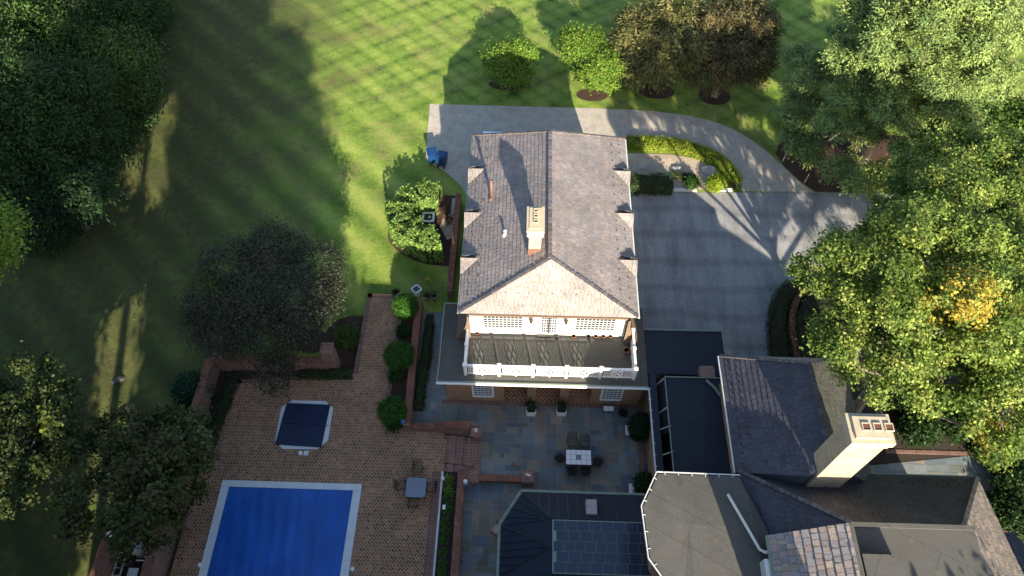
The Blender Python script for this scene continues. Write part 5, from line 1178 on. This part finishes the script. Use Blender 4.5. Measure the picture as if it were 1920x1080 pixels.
# air conditioner
x, y, _ = G(803, 407, .8); e = empty('air_conditioner', (x, y, 0), 'square dark air conditioning unit with round fan inside the horseshoe hedge', 'air conditioner')
s = .42; MB().prism(rsq(x, y, s, .1), .05, .8).build('cabinet', M['blackrub'], e); mb = MB(); ro = rsq(x, y, s, .1); ri = [(x+(s-.09)*cos(a), y+(s-.09)*sin(a)) for a in [atan2(q[1]-y, q[0]-x) for q in ro]]
for i in range(len(ro)): j = (i+1) % len(ro); mb.face([(*ro[i], .82), (*ro[j], .82), (*ri[j], .82), (*ri[i], .82)]); mb.face([(*ro[i], .76), (*ro[j], .76), (*ro[j], .82), (*ro[i], .82)])
mb.build('top_rim', M['gutter'], e); mb = MB()
for k in range(5): mb.ring((x, y, .815), .07+k*.055, .006, 22)
for k in range(8): a = k*pi/4; mb.bar((x, y, .815), (x+.32*cos(a), y+.32*sin(a), .815), .012)
mb.build('fan_grille', M['darkmetal'], e); MB().lathe((x+.08, y, .78), [(.1, 0), (.1, .04)], 12).build('fan_hub', M['gutter'], e)
rng = random.Random(8)
for i, (px, py, r) in enumerate(((826, 402, .2), (836, 408, .15), (843, 418, .13))):
    x, y, _ = G(px, py); e = empty('decorative_grass', (x, y, 0), ['brown dried plant beside the air conditioner', 'small russet dried plant between the air conditioner and the gravel', 'dry little plant at the edge of the gravel strip'][i], 'plant')
    crown('foliage', [(x, y, .3, r*1.4, r*1.4, .3)], M['dry'], e, i+70, per=14, leaves=16, spread=.08, size=.13, aspect=.3, pal=[(.14, .07, .04), (.07, .05, .03)])
# bins
def bin_(label, px, py, rz):
    x, y, _ = G(px, py, .6); e = empty('wheeled_bin', (0, 0, 0)); mb = MB(); b0, b1 = .25, .33
    V0 = [(-b0, -b0), (b0, -b0), (b0, b0), (-b0, b0)]; V1 = [(-b1, -b1), (b1, -b1), (b1, b1*1.1), (-b1, b1*1.1)]
    for i in range(4): j = (i+1) % 4; mb.face([(*V0[i], .1), (*V0[j], .1), (*V1[j], 1.0), (*V1[i], 1.0)])
    mb.face([(*p, .1) for p in V0[::-1]]); mb.face([(*p, 1.0) for p in V1])
    mb.box(-.34, .34, -.35, -.3, .92, 1.0); mb.build('body', M['binblue'], e)
    mb = MB(); mb.prism(rsq(0, .01, .36, .06), 1.0, 1.05); mb.prism(rsq(0, .01, .28, .05), 1.05, 1.08); mb.build('lid', M['binblue'], e)
    MB().tube([(-.28, .42, 1.0), (.28, .42, 1.0)], .022, 6).build('handle', M['binblue'], e)
    for s in (-.24, .24): MB().tube([(s-.03, .3, .12), (s+.03, .3, .12)], .12, 12).build('wheel', M['blackrub'], e)
    place(e, (x, y, 0), rz, label, 'bin', 'blue wheeled bins at the driveway corner'); return e
bin_('blue wheeled bin nearer the lawn, with pale scuffed lid', 810.5, 292, pi+.25); bin_('blue wheeled bin nearer the garage house, with clean blue lid', 829, 298, pi-.3)
# car behind the garage house
x, y, _ = G(925, 246.5, 1.62); e = empty('parked_car', (x, y-1.6, 0), 'pale car almost hidden behind the far left end of the garage house', 'car')
prof = [(-2.2, .45), (-2.2, .75), (-1.3, .92), (-.6, 1.50), (-.3, 1.60), (1.2, 1.62), (1.72, 1.5), (2.0, 1.0), (2.1, .85), (2.1, .4)]
mb = MB(); n = len(prof); yy = y-1.6; hw = .86
tap = lambda z: hw-(.16*max(0, z-.9)/.7)
L_ = [(x-tap(z), yy+s, z) for s, z in prof]; R_ = [(x+tap(z), yy+s, z) for s, z in prof]
for i in range(n): j = (i+1) % n; mb.face([L_[i], L_[j], R_[j], R_[i]][::-1])
mb.face(L_[::-1]); mb.face(R_); mb.build('body', M['carpaint'], e, bevel=.05)
for sx, Q in ((-1, L_), (1, R_)):
    mb = MB(); d = .006*sx; f = [(x+sx*(tap(.98)+.004), yy-1.15, .98), (x+sx*(tap(1.5)+.004), yy-.5, 1.48), (x+sx*(tap(1.52)+.004), yy+1.5, 1.5), (x+sx*(tap(.98)+.004), yy+1.85, .98)]
    mb.face(f if sx < 0 else f[::-1]); mb.build('side_window', M['glass'], e)
for sx in (-.87, .87):
    for sy in (-1.35, 1.35): w_ = MB().tube([(x+sx-.1, yy+sy, .33), (x+sx+.1, yy+sy, .33)], .33, 18).build('wheel', M['blackrub'], e); MB().tube([(x+sx*1.12-.02, yy+sy, .33), (x+sx*1.12+.02, yy+sy, .33)], .19, 12).build('rim', M['gutter'], w_)
mb = MB(); mb.face([(x-.6, yy+1.78, 1.46), (x-.65, yy+2.03, 1.02), (x+.65, yy+2.03, 1.02), (x+.6, yy+1.78, 1.46)]); mb.build('rear_window', M['glass'], e)
# driveway markers, stones
for i, (px, py, qx, qy) in enumerate(((1467, 303, 1473, 285), (1508, 343, 1515, 322))):
    a = G(px, py); h = .9; tag(MB().tube([(a[0], a[1], 0), (a[0]+.05, a[1]+.02, h)], .014, 5).build('marker_stake', M['white']), ['thin white driveway stake farther from the parking court', 'thin white driveway stake nearer the parking court'][i], 'stake')
def rock(label, px, py, r, seed, m='rock'):
    x, y, _ = G(px, py); rg = random.Random(seed); bm_ = MB(); n = 9; rings = []
    for i, (k, z) in enumerate(((.9, 0), (1, .25), (.8, .55), (.35, .75))): rings.append([(x+r*k*cos(2*pi*j/n)*rg.uniform(.8, 1.2), y+r*k*sin(2*pi*j/n)*rg.uniform(.7, 1), z*r*rg.uniform(.8, 1.1)) for j in range(n)])
    for i in range(3):
        for j in range(n): k = (j+1) % n; bm_.face([rings[i][j], rings[i][k], rings[i+1][k], rings[i+1][j]])
    bm_.face(rings[3]); o = bm_.build('rock', M[m]); tag(o, label, 'rock')
rock('grey rock in the gravel bed just above the long dark hedge', 1203, 314, .35, 1); rock('pale rock in the gravel bed above the low middle shrub', 1269, 318, .35, 2)
rock('rough dark boulder in the gravel bed left of the round yellow green shrub', 1328, 322, .55, 3); rock('tan stone on the dark lawn west of the pool wall', 216, 716, .2, 4, 'mossrock'); rock('grey stone lying beside the tan stone on the dark lawn', 225, 712, .24, 5, 'mossrock')
# curved brick wall right of the parking court
cwp = smooth(GL([(1516, 538), (1498, 556), (1487, 585), (1487, 620), (1493, 650), (1500, 680)], .6))
e = empty('curved_brick_wall', (*cwp[0], 0), 'curved low brick wall between two dark hedges at the parking court', 'wall'); mb = MB(); cp = MB()
for i in range(len(cwp)-1):
    a, b = np.array(cwp[i]), np.array(cwp[i+1]); d = b-a; L = np.linalg.norm(d); d /= L; n_ = np.array([-d[1], d[0]])
    mb.prism([tuple(a-n_*.14), tuple(b-n_*.14), tuple(b+n_*.14), tuple(a+n_*.14)], 0, .53, bottom=False); k = max(1, int(L/.09))
    for j in range(k): p = a+d*L*j/k; q = a+d*L*(j+.85)/k; cp.prism([tuple(p-n_*.19), tuple(q-n_*.19), tuple(q+n_*.19), tuple(p+n_*.19)], .53, .6)
mb.build('wall_face', M['brick'], e); cp.build('cap', M['capbrick'], e)
# low wall beside the horseshoe hedge, along the garage house
a = G(860, 362, .9); b = G(846, 545, .9); wall('garden_wall', 'brick wall running along the left side of the garage house', (a[0]+.0, a[1]), (a[0]+.0, b[1]), .3, 0, .9)
# ================================================================ HEDGES AND SHRUBS
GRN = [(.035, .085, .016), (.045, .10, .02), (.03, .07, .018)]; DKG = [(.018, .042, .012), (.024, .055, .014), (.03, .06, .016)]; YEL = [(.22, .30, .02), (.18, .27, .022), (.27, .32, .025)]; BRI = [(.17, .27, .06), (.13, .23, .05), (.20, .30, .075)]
band = smooth(GL([(1176, 266), (1225, 268), (1270, 272), (1315, 285), (1350, 305), (1373, 332), (1378, 346)], .3), 4)
hedge('ground_cover_hedge', 'bright yellow green low hedge curving along the inner edge of the driveway', band, [1.1]*(len(band)-3)+[1.0, .8, .5], .5, YEL, 1, dens=480, size=.085, lumps=.04)
hedge('hedge', 'dark green clipped hedge beside the garage house at the parking court edge', [G(1182, 338, .8)[:2], G(1262, 341, .8)[:2]], 1.25, 1.0, GRN, 2, dens=190)
hedge('hedge', 'low small leaved planting right of the dark clipped hedge', [G(1262, 324, .4)[:2], G(1306, 330, .4)[:2]], .5, .4, GRN, 3, dens=150)
shrub('round_shrub', 'small dark round shrub between the hedge and the yellow green one', 1298, 343, .38, .7, GRN, 5, 40)
shrub('round_shrub', 'round yellow green sunlit shrub at the island tip', 1342, 343, .58, .9, YEL, 6, 60)
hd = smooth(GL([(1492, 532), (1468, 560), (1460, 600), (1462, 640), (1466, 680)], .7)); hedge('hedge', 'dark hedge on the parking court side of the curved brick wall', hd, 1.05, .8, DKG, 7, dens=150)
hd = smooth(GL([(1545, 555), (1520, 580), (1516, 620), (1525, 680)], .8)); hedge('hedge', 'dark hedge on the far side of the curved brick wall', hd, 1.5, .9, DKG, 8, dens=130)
hedge('hedge', 'narrow green hedge in the bed between brick wall and side path', [G(806, 600, .5)[:2], G(784, 765, .5)[:2]], .5, .55, GRN, 9, dens=220, lumps=.18)
hedge('hedge', 'narrow green border hedge along the west wall of the pool terrace', [G(438, 700, TZ+.3)[:2], G(392, 838, TZ+.3)[:2]], .55, .35, GRN, 10, z0=TZ, dens=200, lumps=.25)
hedge('hedge', 'low green border hedge under the north wall of the pool terrace', [G(560, 700, TZ+.3)[:2], G(658, 698, TZ+.3)[:2]], .5, .35, GRN, 11, z0=TZ, dens=200, lumps=.25)
for i, (px, py, r, lab) in enumerate(((760, 573, .74, 'clipped round topiary, topmost of the three beside the straight brick wall'), (748, 665, .83, 'clipped round topiary, middle of the three beside the straight brick wall'), (735, 768, .74, 'clipped round topiary, lowest of the three beside the straight brick wall'))):
    shrub('topiary', lab, px, py, r, 1.5, [(.045, .13, .016), (.055, .15, .02), (.04, .115, .018)], 20+i, n=430, leaves=20, size=.085, group='round topiaries beside the brick wall', ball=True, z0=TZ, spread=.07)
for i, (px, py) in enumerate(((757, 625), (744, 708), (742, 800))):
    shrub('ground_plant', ['small plant under the topmost topiary', 'small plant under the middle topiary', 'small plant under the lowest topiary'][i], px-2, py-4, .3, .35, [(.03, .08, .016)], 30+i, n=16, size=.1, z0=TZ, cat='plant')
shrub('round_shrub', 'loose round shrub with yellowing top beside the brick pier', 653, 632, .68, 1.3, [(.05, .10, .02), (.10, .14, .02), (.04, .08, .02)], 40, n=110)
shrub('evergreen_shrub', 'large dark evergreen shrub against the right hand patio wall', 1201, 799, .6, 1.6, [(.018, .045, .018), (.025, .06, .022)], 41, n=170, size=.13)
x, y, _ = G(1199, 780, .8)
shrub('evergreen_shrub', 'smaller dark evergreen shrub in the lower corner of the patio', 1212, 906, .45, 1.1, [(.02, .05, .018), (.028, .065, .02)], 42, n=110, size=.12)
shrub('conifer_shrub', 'bluish green shrub against the outer side of the west brick wall', 360, 732, .95, 1.8, [(.018, .06, .035), (.02, .07, .03)], 43, n=120, size=.16, spread=.2)
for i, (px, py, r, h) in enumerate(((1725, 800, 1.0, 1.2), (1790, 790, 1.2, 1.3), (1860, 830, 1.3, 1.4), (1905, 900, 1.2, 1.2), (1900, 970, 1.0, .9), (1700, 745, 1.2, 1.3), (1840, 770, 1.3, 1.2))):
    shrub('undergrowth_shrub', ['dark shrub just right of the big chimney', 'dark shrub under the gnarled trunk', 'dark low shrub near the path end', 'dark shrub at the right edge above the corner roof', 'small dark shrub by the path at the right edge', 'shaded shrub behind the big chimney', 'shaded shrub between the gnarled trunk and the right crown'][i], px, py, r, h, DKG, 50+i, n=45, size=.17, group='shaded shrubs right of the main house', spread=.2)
# horseshoe hedge round the air conditioner
hs = smooth([G(a, b, 1.5)[:2] for a, b in ((822, 362), (795, 362), (765, 374), (747, 396), (757, 420), (780, 437), (805, 448), (822, 446))], 4)
hedge('horseshoe_hedge', 'bright large leaved horseshoe shaped hedge round the air conditioner', hs, [1.25]+[1.5]*(len(hs)-2)+[1.3], 1.7, BRI, 60, dens=330, size=.17, lumps=.2)
# ================================================================ TREES
MAG = [(.13, .22, .03), (.10, .19, .026), (.17, .25, .035)]
def tree_at(px, py): return G(px, py)[:2]
def around(px, py, zc, r, rz, n, seed, sub=.55):
    rg = random.Random(seed); x, y, z = G(px, py, zc); out = []
    for k in range(n):
        a = 2.4*k+rg.random(); q = rg.uniform(.35, .62); out.append((x+cos(a)*r*q, y+sin(a)*r*q, z+rg.uniform(-.45, .5)*rz, r*sub, r*sub, rz*sub))
    return out+[(x, y, z+rz*.35, r*sub, r*sub, rz*sub*.9)]
x, y, z = G(953, 112, 2.1); tree('magnolia_tree', 'round bushy magnolia on the lawn, lit only at its top, left of the wider one', (x, y), around(953, 114, 1.9, 1.95, 1.6, 8, 1), seed=101, r0=.12, per=120, leaves=26, spread=.2, size=.17, pal=MAG, group='bushy magnolias behind the driveway')
x, y, z = G(1112, 118, 2.1); tree('magnolia_tree', 'wide sunlit magnolia on the lawn between the round one and the bronze tinted trees', (x+.3, y), around(1090, 92, 2.3, 1.6, 1.9, 7, 2)+around(1128, 128, 1.8, 1.75, 1.6, 7, 3), seed=102, r0=.13, per=95, leaves=26, spread=.2, size=.17, pal=MAG, group='bushy magnolias behind the driveway')
YW = [(.19, .185, .065), (.12, .135, .045), (.25, .22, .085), (.07, .085, .033)]
YWD = [(.13, .12, .05), (.08, .08, .04), (.16, .13, .06)]
def feather(name, label, base, px, py, zc, r, rz, seed, pal, group=None):
    return tree(name, label, base, around(px, py, zc, r, rz, 12, seed, .6), seed=seed, r0=.25, leafm='dry', per=95, leaves=44, spread=.24, size=.25, aspect=.26, pal=pal, droop=.35, longout=1.4, inner=.7, top=-.8, group=group, fork=.3)
feather('bronze_tree', 'bronze tinted feathery tree on a mulch circle, left and paler of the pair', tree_at(1232, 168), 1235, 82, 3.4, 3.3, 3.2, 111, YW, 'feathery trees on mulch circles')
feather('bronze_tree', 'dark feathery tree on a mulch circle, right of the paler bronze one', tree_at(1338, 182), 1368, 85, 3.4, 3.4, 3.3, 112, YWD, 'feathery trees on mulch circles')
# big tree over the house
BT = [(.16, .23, .045), (.11, .17, .034), (.25, .29, .07), (.07, .12, .028), (.14, .20, .04)]
bt = [LB(*a) for a in ((1630, 470, 10, 1.5), (1712, 412, 12, 1.8), (1765, 385, 13, 2.0), (1830, 400, 12, 2.2), (1905, 440, 11, 2.1), (1580, 555, 9, 1.6), (1650, 515, 13, 2.3), (1740, 490, 15, 2.3), (1830, 520, 14, 2.3), (1920, 560, 12, 2.3),
    (1610, 640, 9, 1.7), (1690, 600, 12, 2.0), (1770, 620, 13, 2.1), (1850, 650, 12, 2.2), (1930, 690, 11, 2.2), (1690, 715, 9, 1.5), (1770, 700, 10, 1.4), (1880, 775, 9, 1.6), (1925, 850, 8, 1.4), (1740, 345, 10, 1.5), (1800, 310, 10, 1.8), (1880, 330, 10, 2.2), (1960, 380, 10, 2.5), (1535, 515, 8, 1.1))]
def LB_(b):
    if b[2] > 10.9 or b[1] < 13: return (*b[:5], b[5]*.85)
    k = (CH-11.3)/(CH-b[2]); return (b[0]*k, b[1]*k, 11.3, b[3]*k, b[4]*k, b[5]*.75)
yc = [((*G(1795, 572, 15),), 1.35, (.34, .27, .045)), ((*G(1690, 742, 9.5),), .95, (.36, .25, .04)), ((*G(1650, 728, 9.5),), .6, (.32, .25, .04)), ((*G(1875, 815, 8.5),), .8, (.34, .26, .04))]
bt = [LB_(b) for b in bt]+[LB(*a) for a in ((1800, 600, 6, 2.2), (1880, 640, 6, 2.2), (1735, 610, 6.5, 1.8), (1640, 470, 8, 1.3), (1850, 520, 7, 2.2))]
e = empty('shade_tree', (17.6, 16.2, 0), 'huge spreading tree with yellow turning patches leaning over the right of the house', 'tree')
trunk('trunk', (17.6, 16.2, -.05), [b[:3] for b in bt], .32, M['bark'], e, 7, .35, .07, .5)
crown('crown', sub([(b[0], b[1], b[2], b[3]*.98, b[4]*.98, b[5]*1.1) for b in bt], 10, 4, .34, .98), M['leaf'], e, 120, per=26, leaves=44, spread=.19, size=.135, aspect=.62, pal=BT, accents=yc, top=-.5, inner=.5)
def far(name, label, base, blobs, seed, pal, **kw):
    kw = {**dict(per=50, leaves=30, spread=.4, size=.26, pal=pal), **kw}; return tree(name, label, base, blobs, seed=seed, **kw)
# pine
PN = [(.18, .25, .075), (.14, .21, .07), (.23, .30, .09)]
rg = random.Random(5); pc = G(1690, 150, 8); pb = []
for k in range(15):
    z = 3.2+k*.85; n = 7; rr = 6.4*(1-(k/17)**1.5)*(.8+.4*rg.random())
    for j in range(n):
        a = 2*pi*j/n+k*.7; q = rg.uniform(.55, .95); pb.append((pc[0]+.6+cos(a)*rr*q, pc[1]+.5+sin(a)*rr*q, z+rg.uniform(-.3, .3), 1.35+.02*rr, 1.35+.02*rr, .42))
e = empty('pine_tree', (pc[0]+.6, pc[1]+.5, 0), 'large blue green pine with layered boughs at the top right', 'tree')
trunk('trunk', (pc[0]+.6, pc[1]+.5, -.05), [b[:3] for b in pb[::4]], .4, M['bark'], e, 9, .6, .05)
crown('crown', pb, M['needle'], e, 130, per=38, leaves=75, spread=.2, size=.18, aspect=.4, pal=PN, top=-.2, up=.9, inner=.3, longout=.8)
far('broadleaf_tree', 'yellow green tree at the right edge behind the big spreading tree', (*G(1905, 290)[:2],), around(1915, 260, 4, 3.0, 3, 8, 9), 140, [(.10, .17, .03), (.07, .13, .02)])
far('broadleaf_tree', 'mid green tree squeezed between the pine and the big spreading tree', (*G(1830, 330)[:2],), around(1810, 310, 5, 3.0, 3, 8, 10), 141, [(.05, .10, .02), (.07, .12, .025)])
# dark twiggy tree by the terrace
DT = [(.048, .056, .030), (.056, .054, .034), (.038, .048, .024), (.070, .062, .044)]
db = [LB(*a) for a in ((430, 505, 4.5, 1.9), (510, 480, 5, 1.9), (585, 500, 4.5, 1.8), (400, 570, 4, 1.7), (470, 570, 5.2, 2.0), (550, 570, 5.4, 2.1), (605, 560, 4, 1.0), (420, 622, 3.8, 1.5), (500, 625, 4.5, 1.8), (558, 618, 4.4, 1.3), (520, 700, 3.2, 1.1), (385, 600, 3.4, 1.2), (515, 450, 4.5, 1.3), (618, 535, 3.6, .8))]
bx_, by_, _ = G(520, 640); e = empty('crabapple_tree', (bx_, by_, 0), 'dark grey green twiggy tree overhanging the north wall of the pool terrace', 'tree')
trunk('trunk', (bx_, by_, -.05), [(b[0], b[1], b[2]+b[5]*.1) for b in db], .25, M['bark'], e, 11, .3, .045, .4)
crown('crown', db, M['dry'], e, 150, per=110, leaves=34, spread=.26, size=.13, pal=DT, accents=[((*G(400, 540, 4.5),), 1.2, (.10, .12, .025))], top=-.5)
# wood at the top left
WD = [(.036, .072, .020), (.048, .09, .022), (.028, .056, .018)]; WD2 = [(.06, .11, .024), (.085, .13, .026), (.045, .085, .022)]
def wood(label, px, py, zc, r, rz, seed, pal, name='forest_tree', **kw):
    zc *= .6; r *= 1.08; rz = min(rz, zc*.75)
    x, y, z = G(px, py, zc); return tree(name, label, (x, y), around(px, py, zc, r, rz, 9, seed, .52), seed=seed, r0=.22, pal=pal, group='trees of the wood at the left', **{**dict(per=60, leaves=48, spread=.36, size=.22, aspect=.38, droop=.35, longout=1.0), **kw})
wood('tall dark drooping tree in the very top left corner', 40, 55, 13, 4.0, 5, 201, [(.05, .10, .022), (.07, .12, .026), (.035, .07, .02)])
wood('dark drooping tree right of the corner one along the top edge', 150, 40, 10, 3.8, 4, 202, WD)
wood('dark drooping tree at the left edge below the corner tree', 30, 190, 12, 3.8, 5, 203, WD)
wood('fine leaved greener tree bulging toward the lawn from the wood', 205, 130, 7, 3.4, 4, 204, WD2, aspect=.5, size=.22, droop=0, longout=0)
wood('dark tree at the left edge halfway down the wood', 45, 300, 9, 3.8, 4, 205, WD)
wood('small dark tree at the lower end of the wood', 110, 360, 6, 3.0, 3, 206, [(.016, .038, .016), (.022, .05, .018)])
wood('dark tree between the greener one and the left edge tree', 120, 225, 9, 3.2, 4, 207, WD)
wood('yellow green lit treetop at the top edge above the lawn', 288, -38, 4.5, 2.3, 3, 208, [(.12, .17, .03), (.08, .13, .02)], aspect=.5, size=.22, droop=0, longout=0)
wood('dark tree along the top edge between corner and lawn', 235, 20, 6, 3.0, 3, 209, WD)
tree('bright_tree', 'bright sunlit yellow green tree poking in at the left edge', G(-60, 520)[:2], around(-34, 458, 12, 1.75, 2.0, 7, 210, .6), seed=210, r0=.2, per=75, leaves=36, spread=.24, size=.16, pal=[(.17, .25, .035), (.13, .20, .03)])
for i, (px, py, rr) in enumerate(((238, 215, 1.6), (262, 150, 1.5), (205, 265, 1.6), (165, 320, 1.7), (130, 385, 1.6), (85, 430, 1.6), (268, 85, 1.5), (285, 30, 1.5), (35, 420, 1.8))):
    shrub('understory_shrub', 'dark undergrowth shrub at the wood edge, ' + ['beside the greener bulging tree', 'above the greener bulging tree', 'below the greener bulging tree', 'third up from the lower end of the wood', 'second up from the lower end of the wood', 'at the lower end of the wood', 'second down from the top edge', 'at the top edge of the photo', 'next to the bright tree at the left edge'][i], px, py, rr, 2.4, WD2[2:]+WD, 400+i, n=45, size=.2, group='undergrowth along the wood edge', spread=.28)
# maples at the bottom left
MP = [(.066, .085, .022), (.085, .098, .026), (.05, .066, .018), (.085, .07, .032)]; ac = [((*G(235, 905, 6),), .5, (.20, .18, .02)), ((*G(232, 945, 6),), .45, (.22, .16, .02)), ((*G(176, 985, 6),), .5, (.16, .18, .02))]
mbl = [LB(*a) for a in ((330, 800, 5, 1.1), (290, 830, 5, 1.2), (355, 890, 5, 1.1), (300, 890, 6, 1.3), (240, 870, 6, 1.3), (200, 915, 6, 1.4), (260, 930, 6.5, 1.3), (210, 970, 6, 1.3), (270, 985, 5.5, 1.1), (230, 820, 4.5, 1.1), (330, 850, 6, 1.1))]
e = empty('maple_tree', (*G(240, 830)[:2], 0), 'maple with yellow tipped leaves reaching over the brick wall at the bottom left', 'tree'); trunk('trunk', (*G(240, 830)[:2], -.05), [b[:3] for b in mbl], .2, M['palebark'], e, 15, .35, .04, .4)
crown('crown', sub(mbl, 6, 3, .36, 1.05), M['leaf'], e, 160, per=12, leaves=28, spread=.2, size=.17, aspect=.75, pal=MP, accents=ac, top=-.4)
mbl = [LB(*a) for a in ((40, 730, 6, 1.5), (-10, 790, 6, 1.6), (90, 800, 6, 1.3), (60, 860, 6, 1.5), (110, 850, 5, 1.2), (0, 900, 6, 1.6), (30, 940, 6, 1.2), (95, 760, 6, 1.2))]
e = empty('maple_tree', (*G(60, 800)[:2], 0), 'dark leaved maple filling the left edge below the lawn', 'tree'); trunk('trunk', (*G(60, 800)[:2], -.05), [b[:3] for b in mbl], .2, M['palebark'], e, 16, .35, .04, .4)
crown('crown', sub(mbl, 6, 5, .36, 1.05), M['leaf'], e, 161, per=13, leaves=28, spread=.2, size=.17, aspect=.75, pal=[(.038, .055, .018), (.05, .07, .02), (.06, .08, .022)], accents=[((*G(95, 800, 6.5),), .7, (.13, .16, .03))], top=-.4)
# trees south and west of the picture whose shade falls across the lawn and the pool
def outer(label, x, y, h, r, seed, per=60, z0=.0):
    rg = random.Random(seed); n = int(h/2.0); bl = []
    for k in range(n):
        z = h*(.12+.84*k/n); rr = r*(1-.55*(k/n)**2); 
        for j in range(5): a = rg.uniform(0, 6.28); bl.append((x+cos(a)*rr*.55, y+sin(a)*rr*.55, z, rr*.5, rr*.5, 1.5))
    e = empty('tall_tree', (x, y, 0), label, 'tree', 'tall trees south and west of the garden'); trunk('trunk', (x, y, -.05), [b[:3] for b in bl[::3]], .4, M['bark'], e, seed, .5)
    crown('crown', bl, M['leaf'], e, seed, per=per, leaves=22, spread=.5, size=.5, pal=WD2, top=-1, inner=.3); return e
shade_ = outer('tree beyond the bottom right of the photo that dapples the flat roofs', 19.5, -5.5, 14.5, 2.3, 330, per=40)
def S(s, y): return s-.2126*y
def high(label, x, y, z0, z1, r, seed):
    rg = random.Random(seed); bl = []
    for k in range(int((z1-z0)/1.5)):
        for j in range(4): a = rg.uniform(0, 6.28); bl.append((x+cos(a)*r*.5, y+sin(a)*r*.5, z0+k*1.5, r*.5, r*.5, 1.3))
    e = empty('tall_tree', (x, y, 0), label, 'tree', 'tall trees south and west of the garden'); trunk('trunk', (x, y, -.05), [b[:3] for b in bl[::3]], .3, M['bark'], e, seed, .6)
    crown('crown', bl, M['leaf'], e, seed, per=60, leaves=22, spread=.5, size=.5, pal=WD2, top=-1, inner=.3)
high('tall tree with a high crown beyond the bottom left, whose gap makes the bright streak', S(-19.4, -7), -7, 22.5, 29, 2.4, 350)
LBL = ['beside the terrace path', 'through the middle of the lawn', 'just left of the bright streak', 'along the wood', 'under the wood', 'at the far left', 'toward the garage house', 'in the far middle', 'just right of the bright streak', 'beyond the bright streak', 'behind the wood edge', 'at the left edge of the photo']
for i, (s_, y_, h_, r_) in enumerate(((-8.8, -9, 21, 4.2), (-13.4, -7, 27, 4.3), (-24.6, -6, 27, 3.5), (-30, 0, 23, 4.5), (-29, 14, 14, 3.5), (-36, -8, 27, 5), (-10, -18, 29, 4.6), (-13.0, -20, 33, 4.0), (-15.8, -9, 29, 1.9), (-25, -18, 33, 4.0), (-27, -9, 29, 4.5), (-38, 2, 24, 5))):
    outer('tall tree outside the photo, shading the lawn '+LBL[i], S(s_, y_), y_, h_, r_, 300+i)

# ================================================================ FALLEN LEAVES
rng = np.random.default_rng(77)
def litter(name, boxes, n, pal, size=.09):
    P_ = []
    for (x0, x1, y0, y1, z), k in zip(boxes, n): P_.append(np.column_stack([rng.uniform(x0, x1, k), rng.uniform(y0, y1, k), np.full(k, z)]))
    p = np.concatenate(P_); N = len(p); nor = np.array([0, 0, 1.])+rng.normal(size=(N, 3))*.2; pal = np.array(pal)
    o = leaf_mesh(name, p, nor, size, .7, pal[rng.integers(0, len(pal), N)]*rng.uniform(.6, 1.4, (N, 1)), rng, M['dry']); tag(o, kind='stuff')
litter('fallen_leaves', [(7.3, 20, 19, 33.3, .04), (-17, -3.2, 12.8, 19, TZ+.02), (-30, -11, 14, 50, .05), (-11, 8, 42, 58, .05), (-6, 6, 12, 17, .05)], [140, 130, 400, 120, 40], [(.22, .14, .05), (.16, .09, .04), (.28, .20, .06), (.12, .08, .04)])
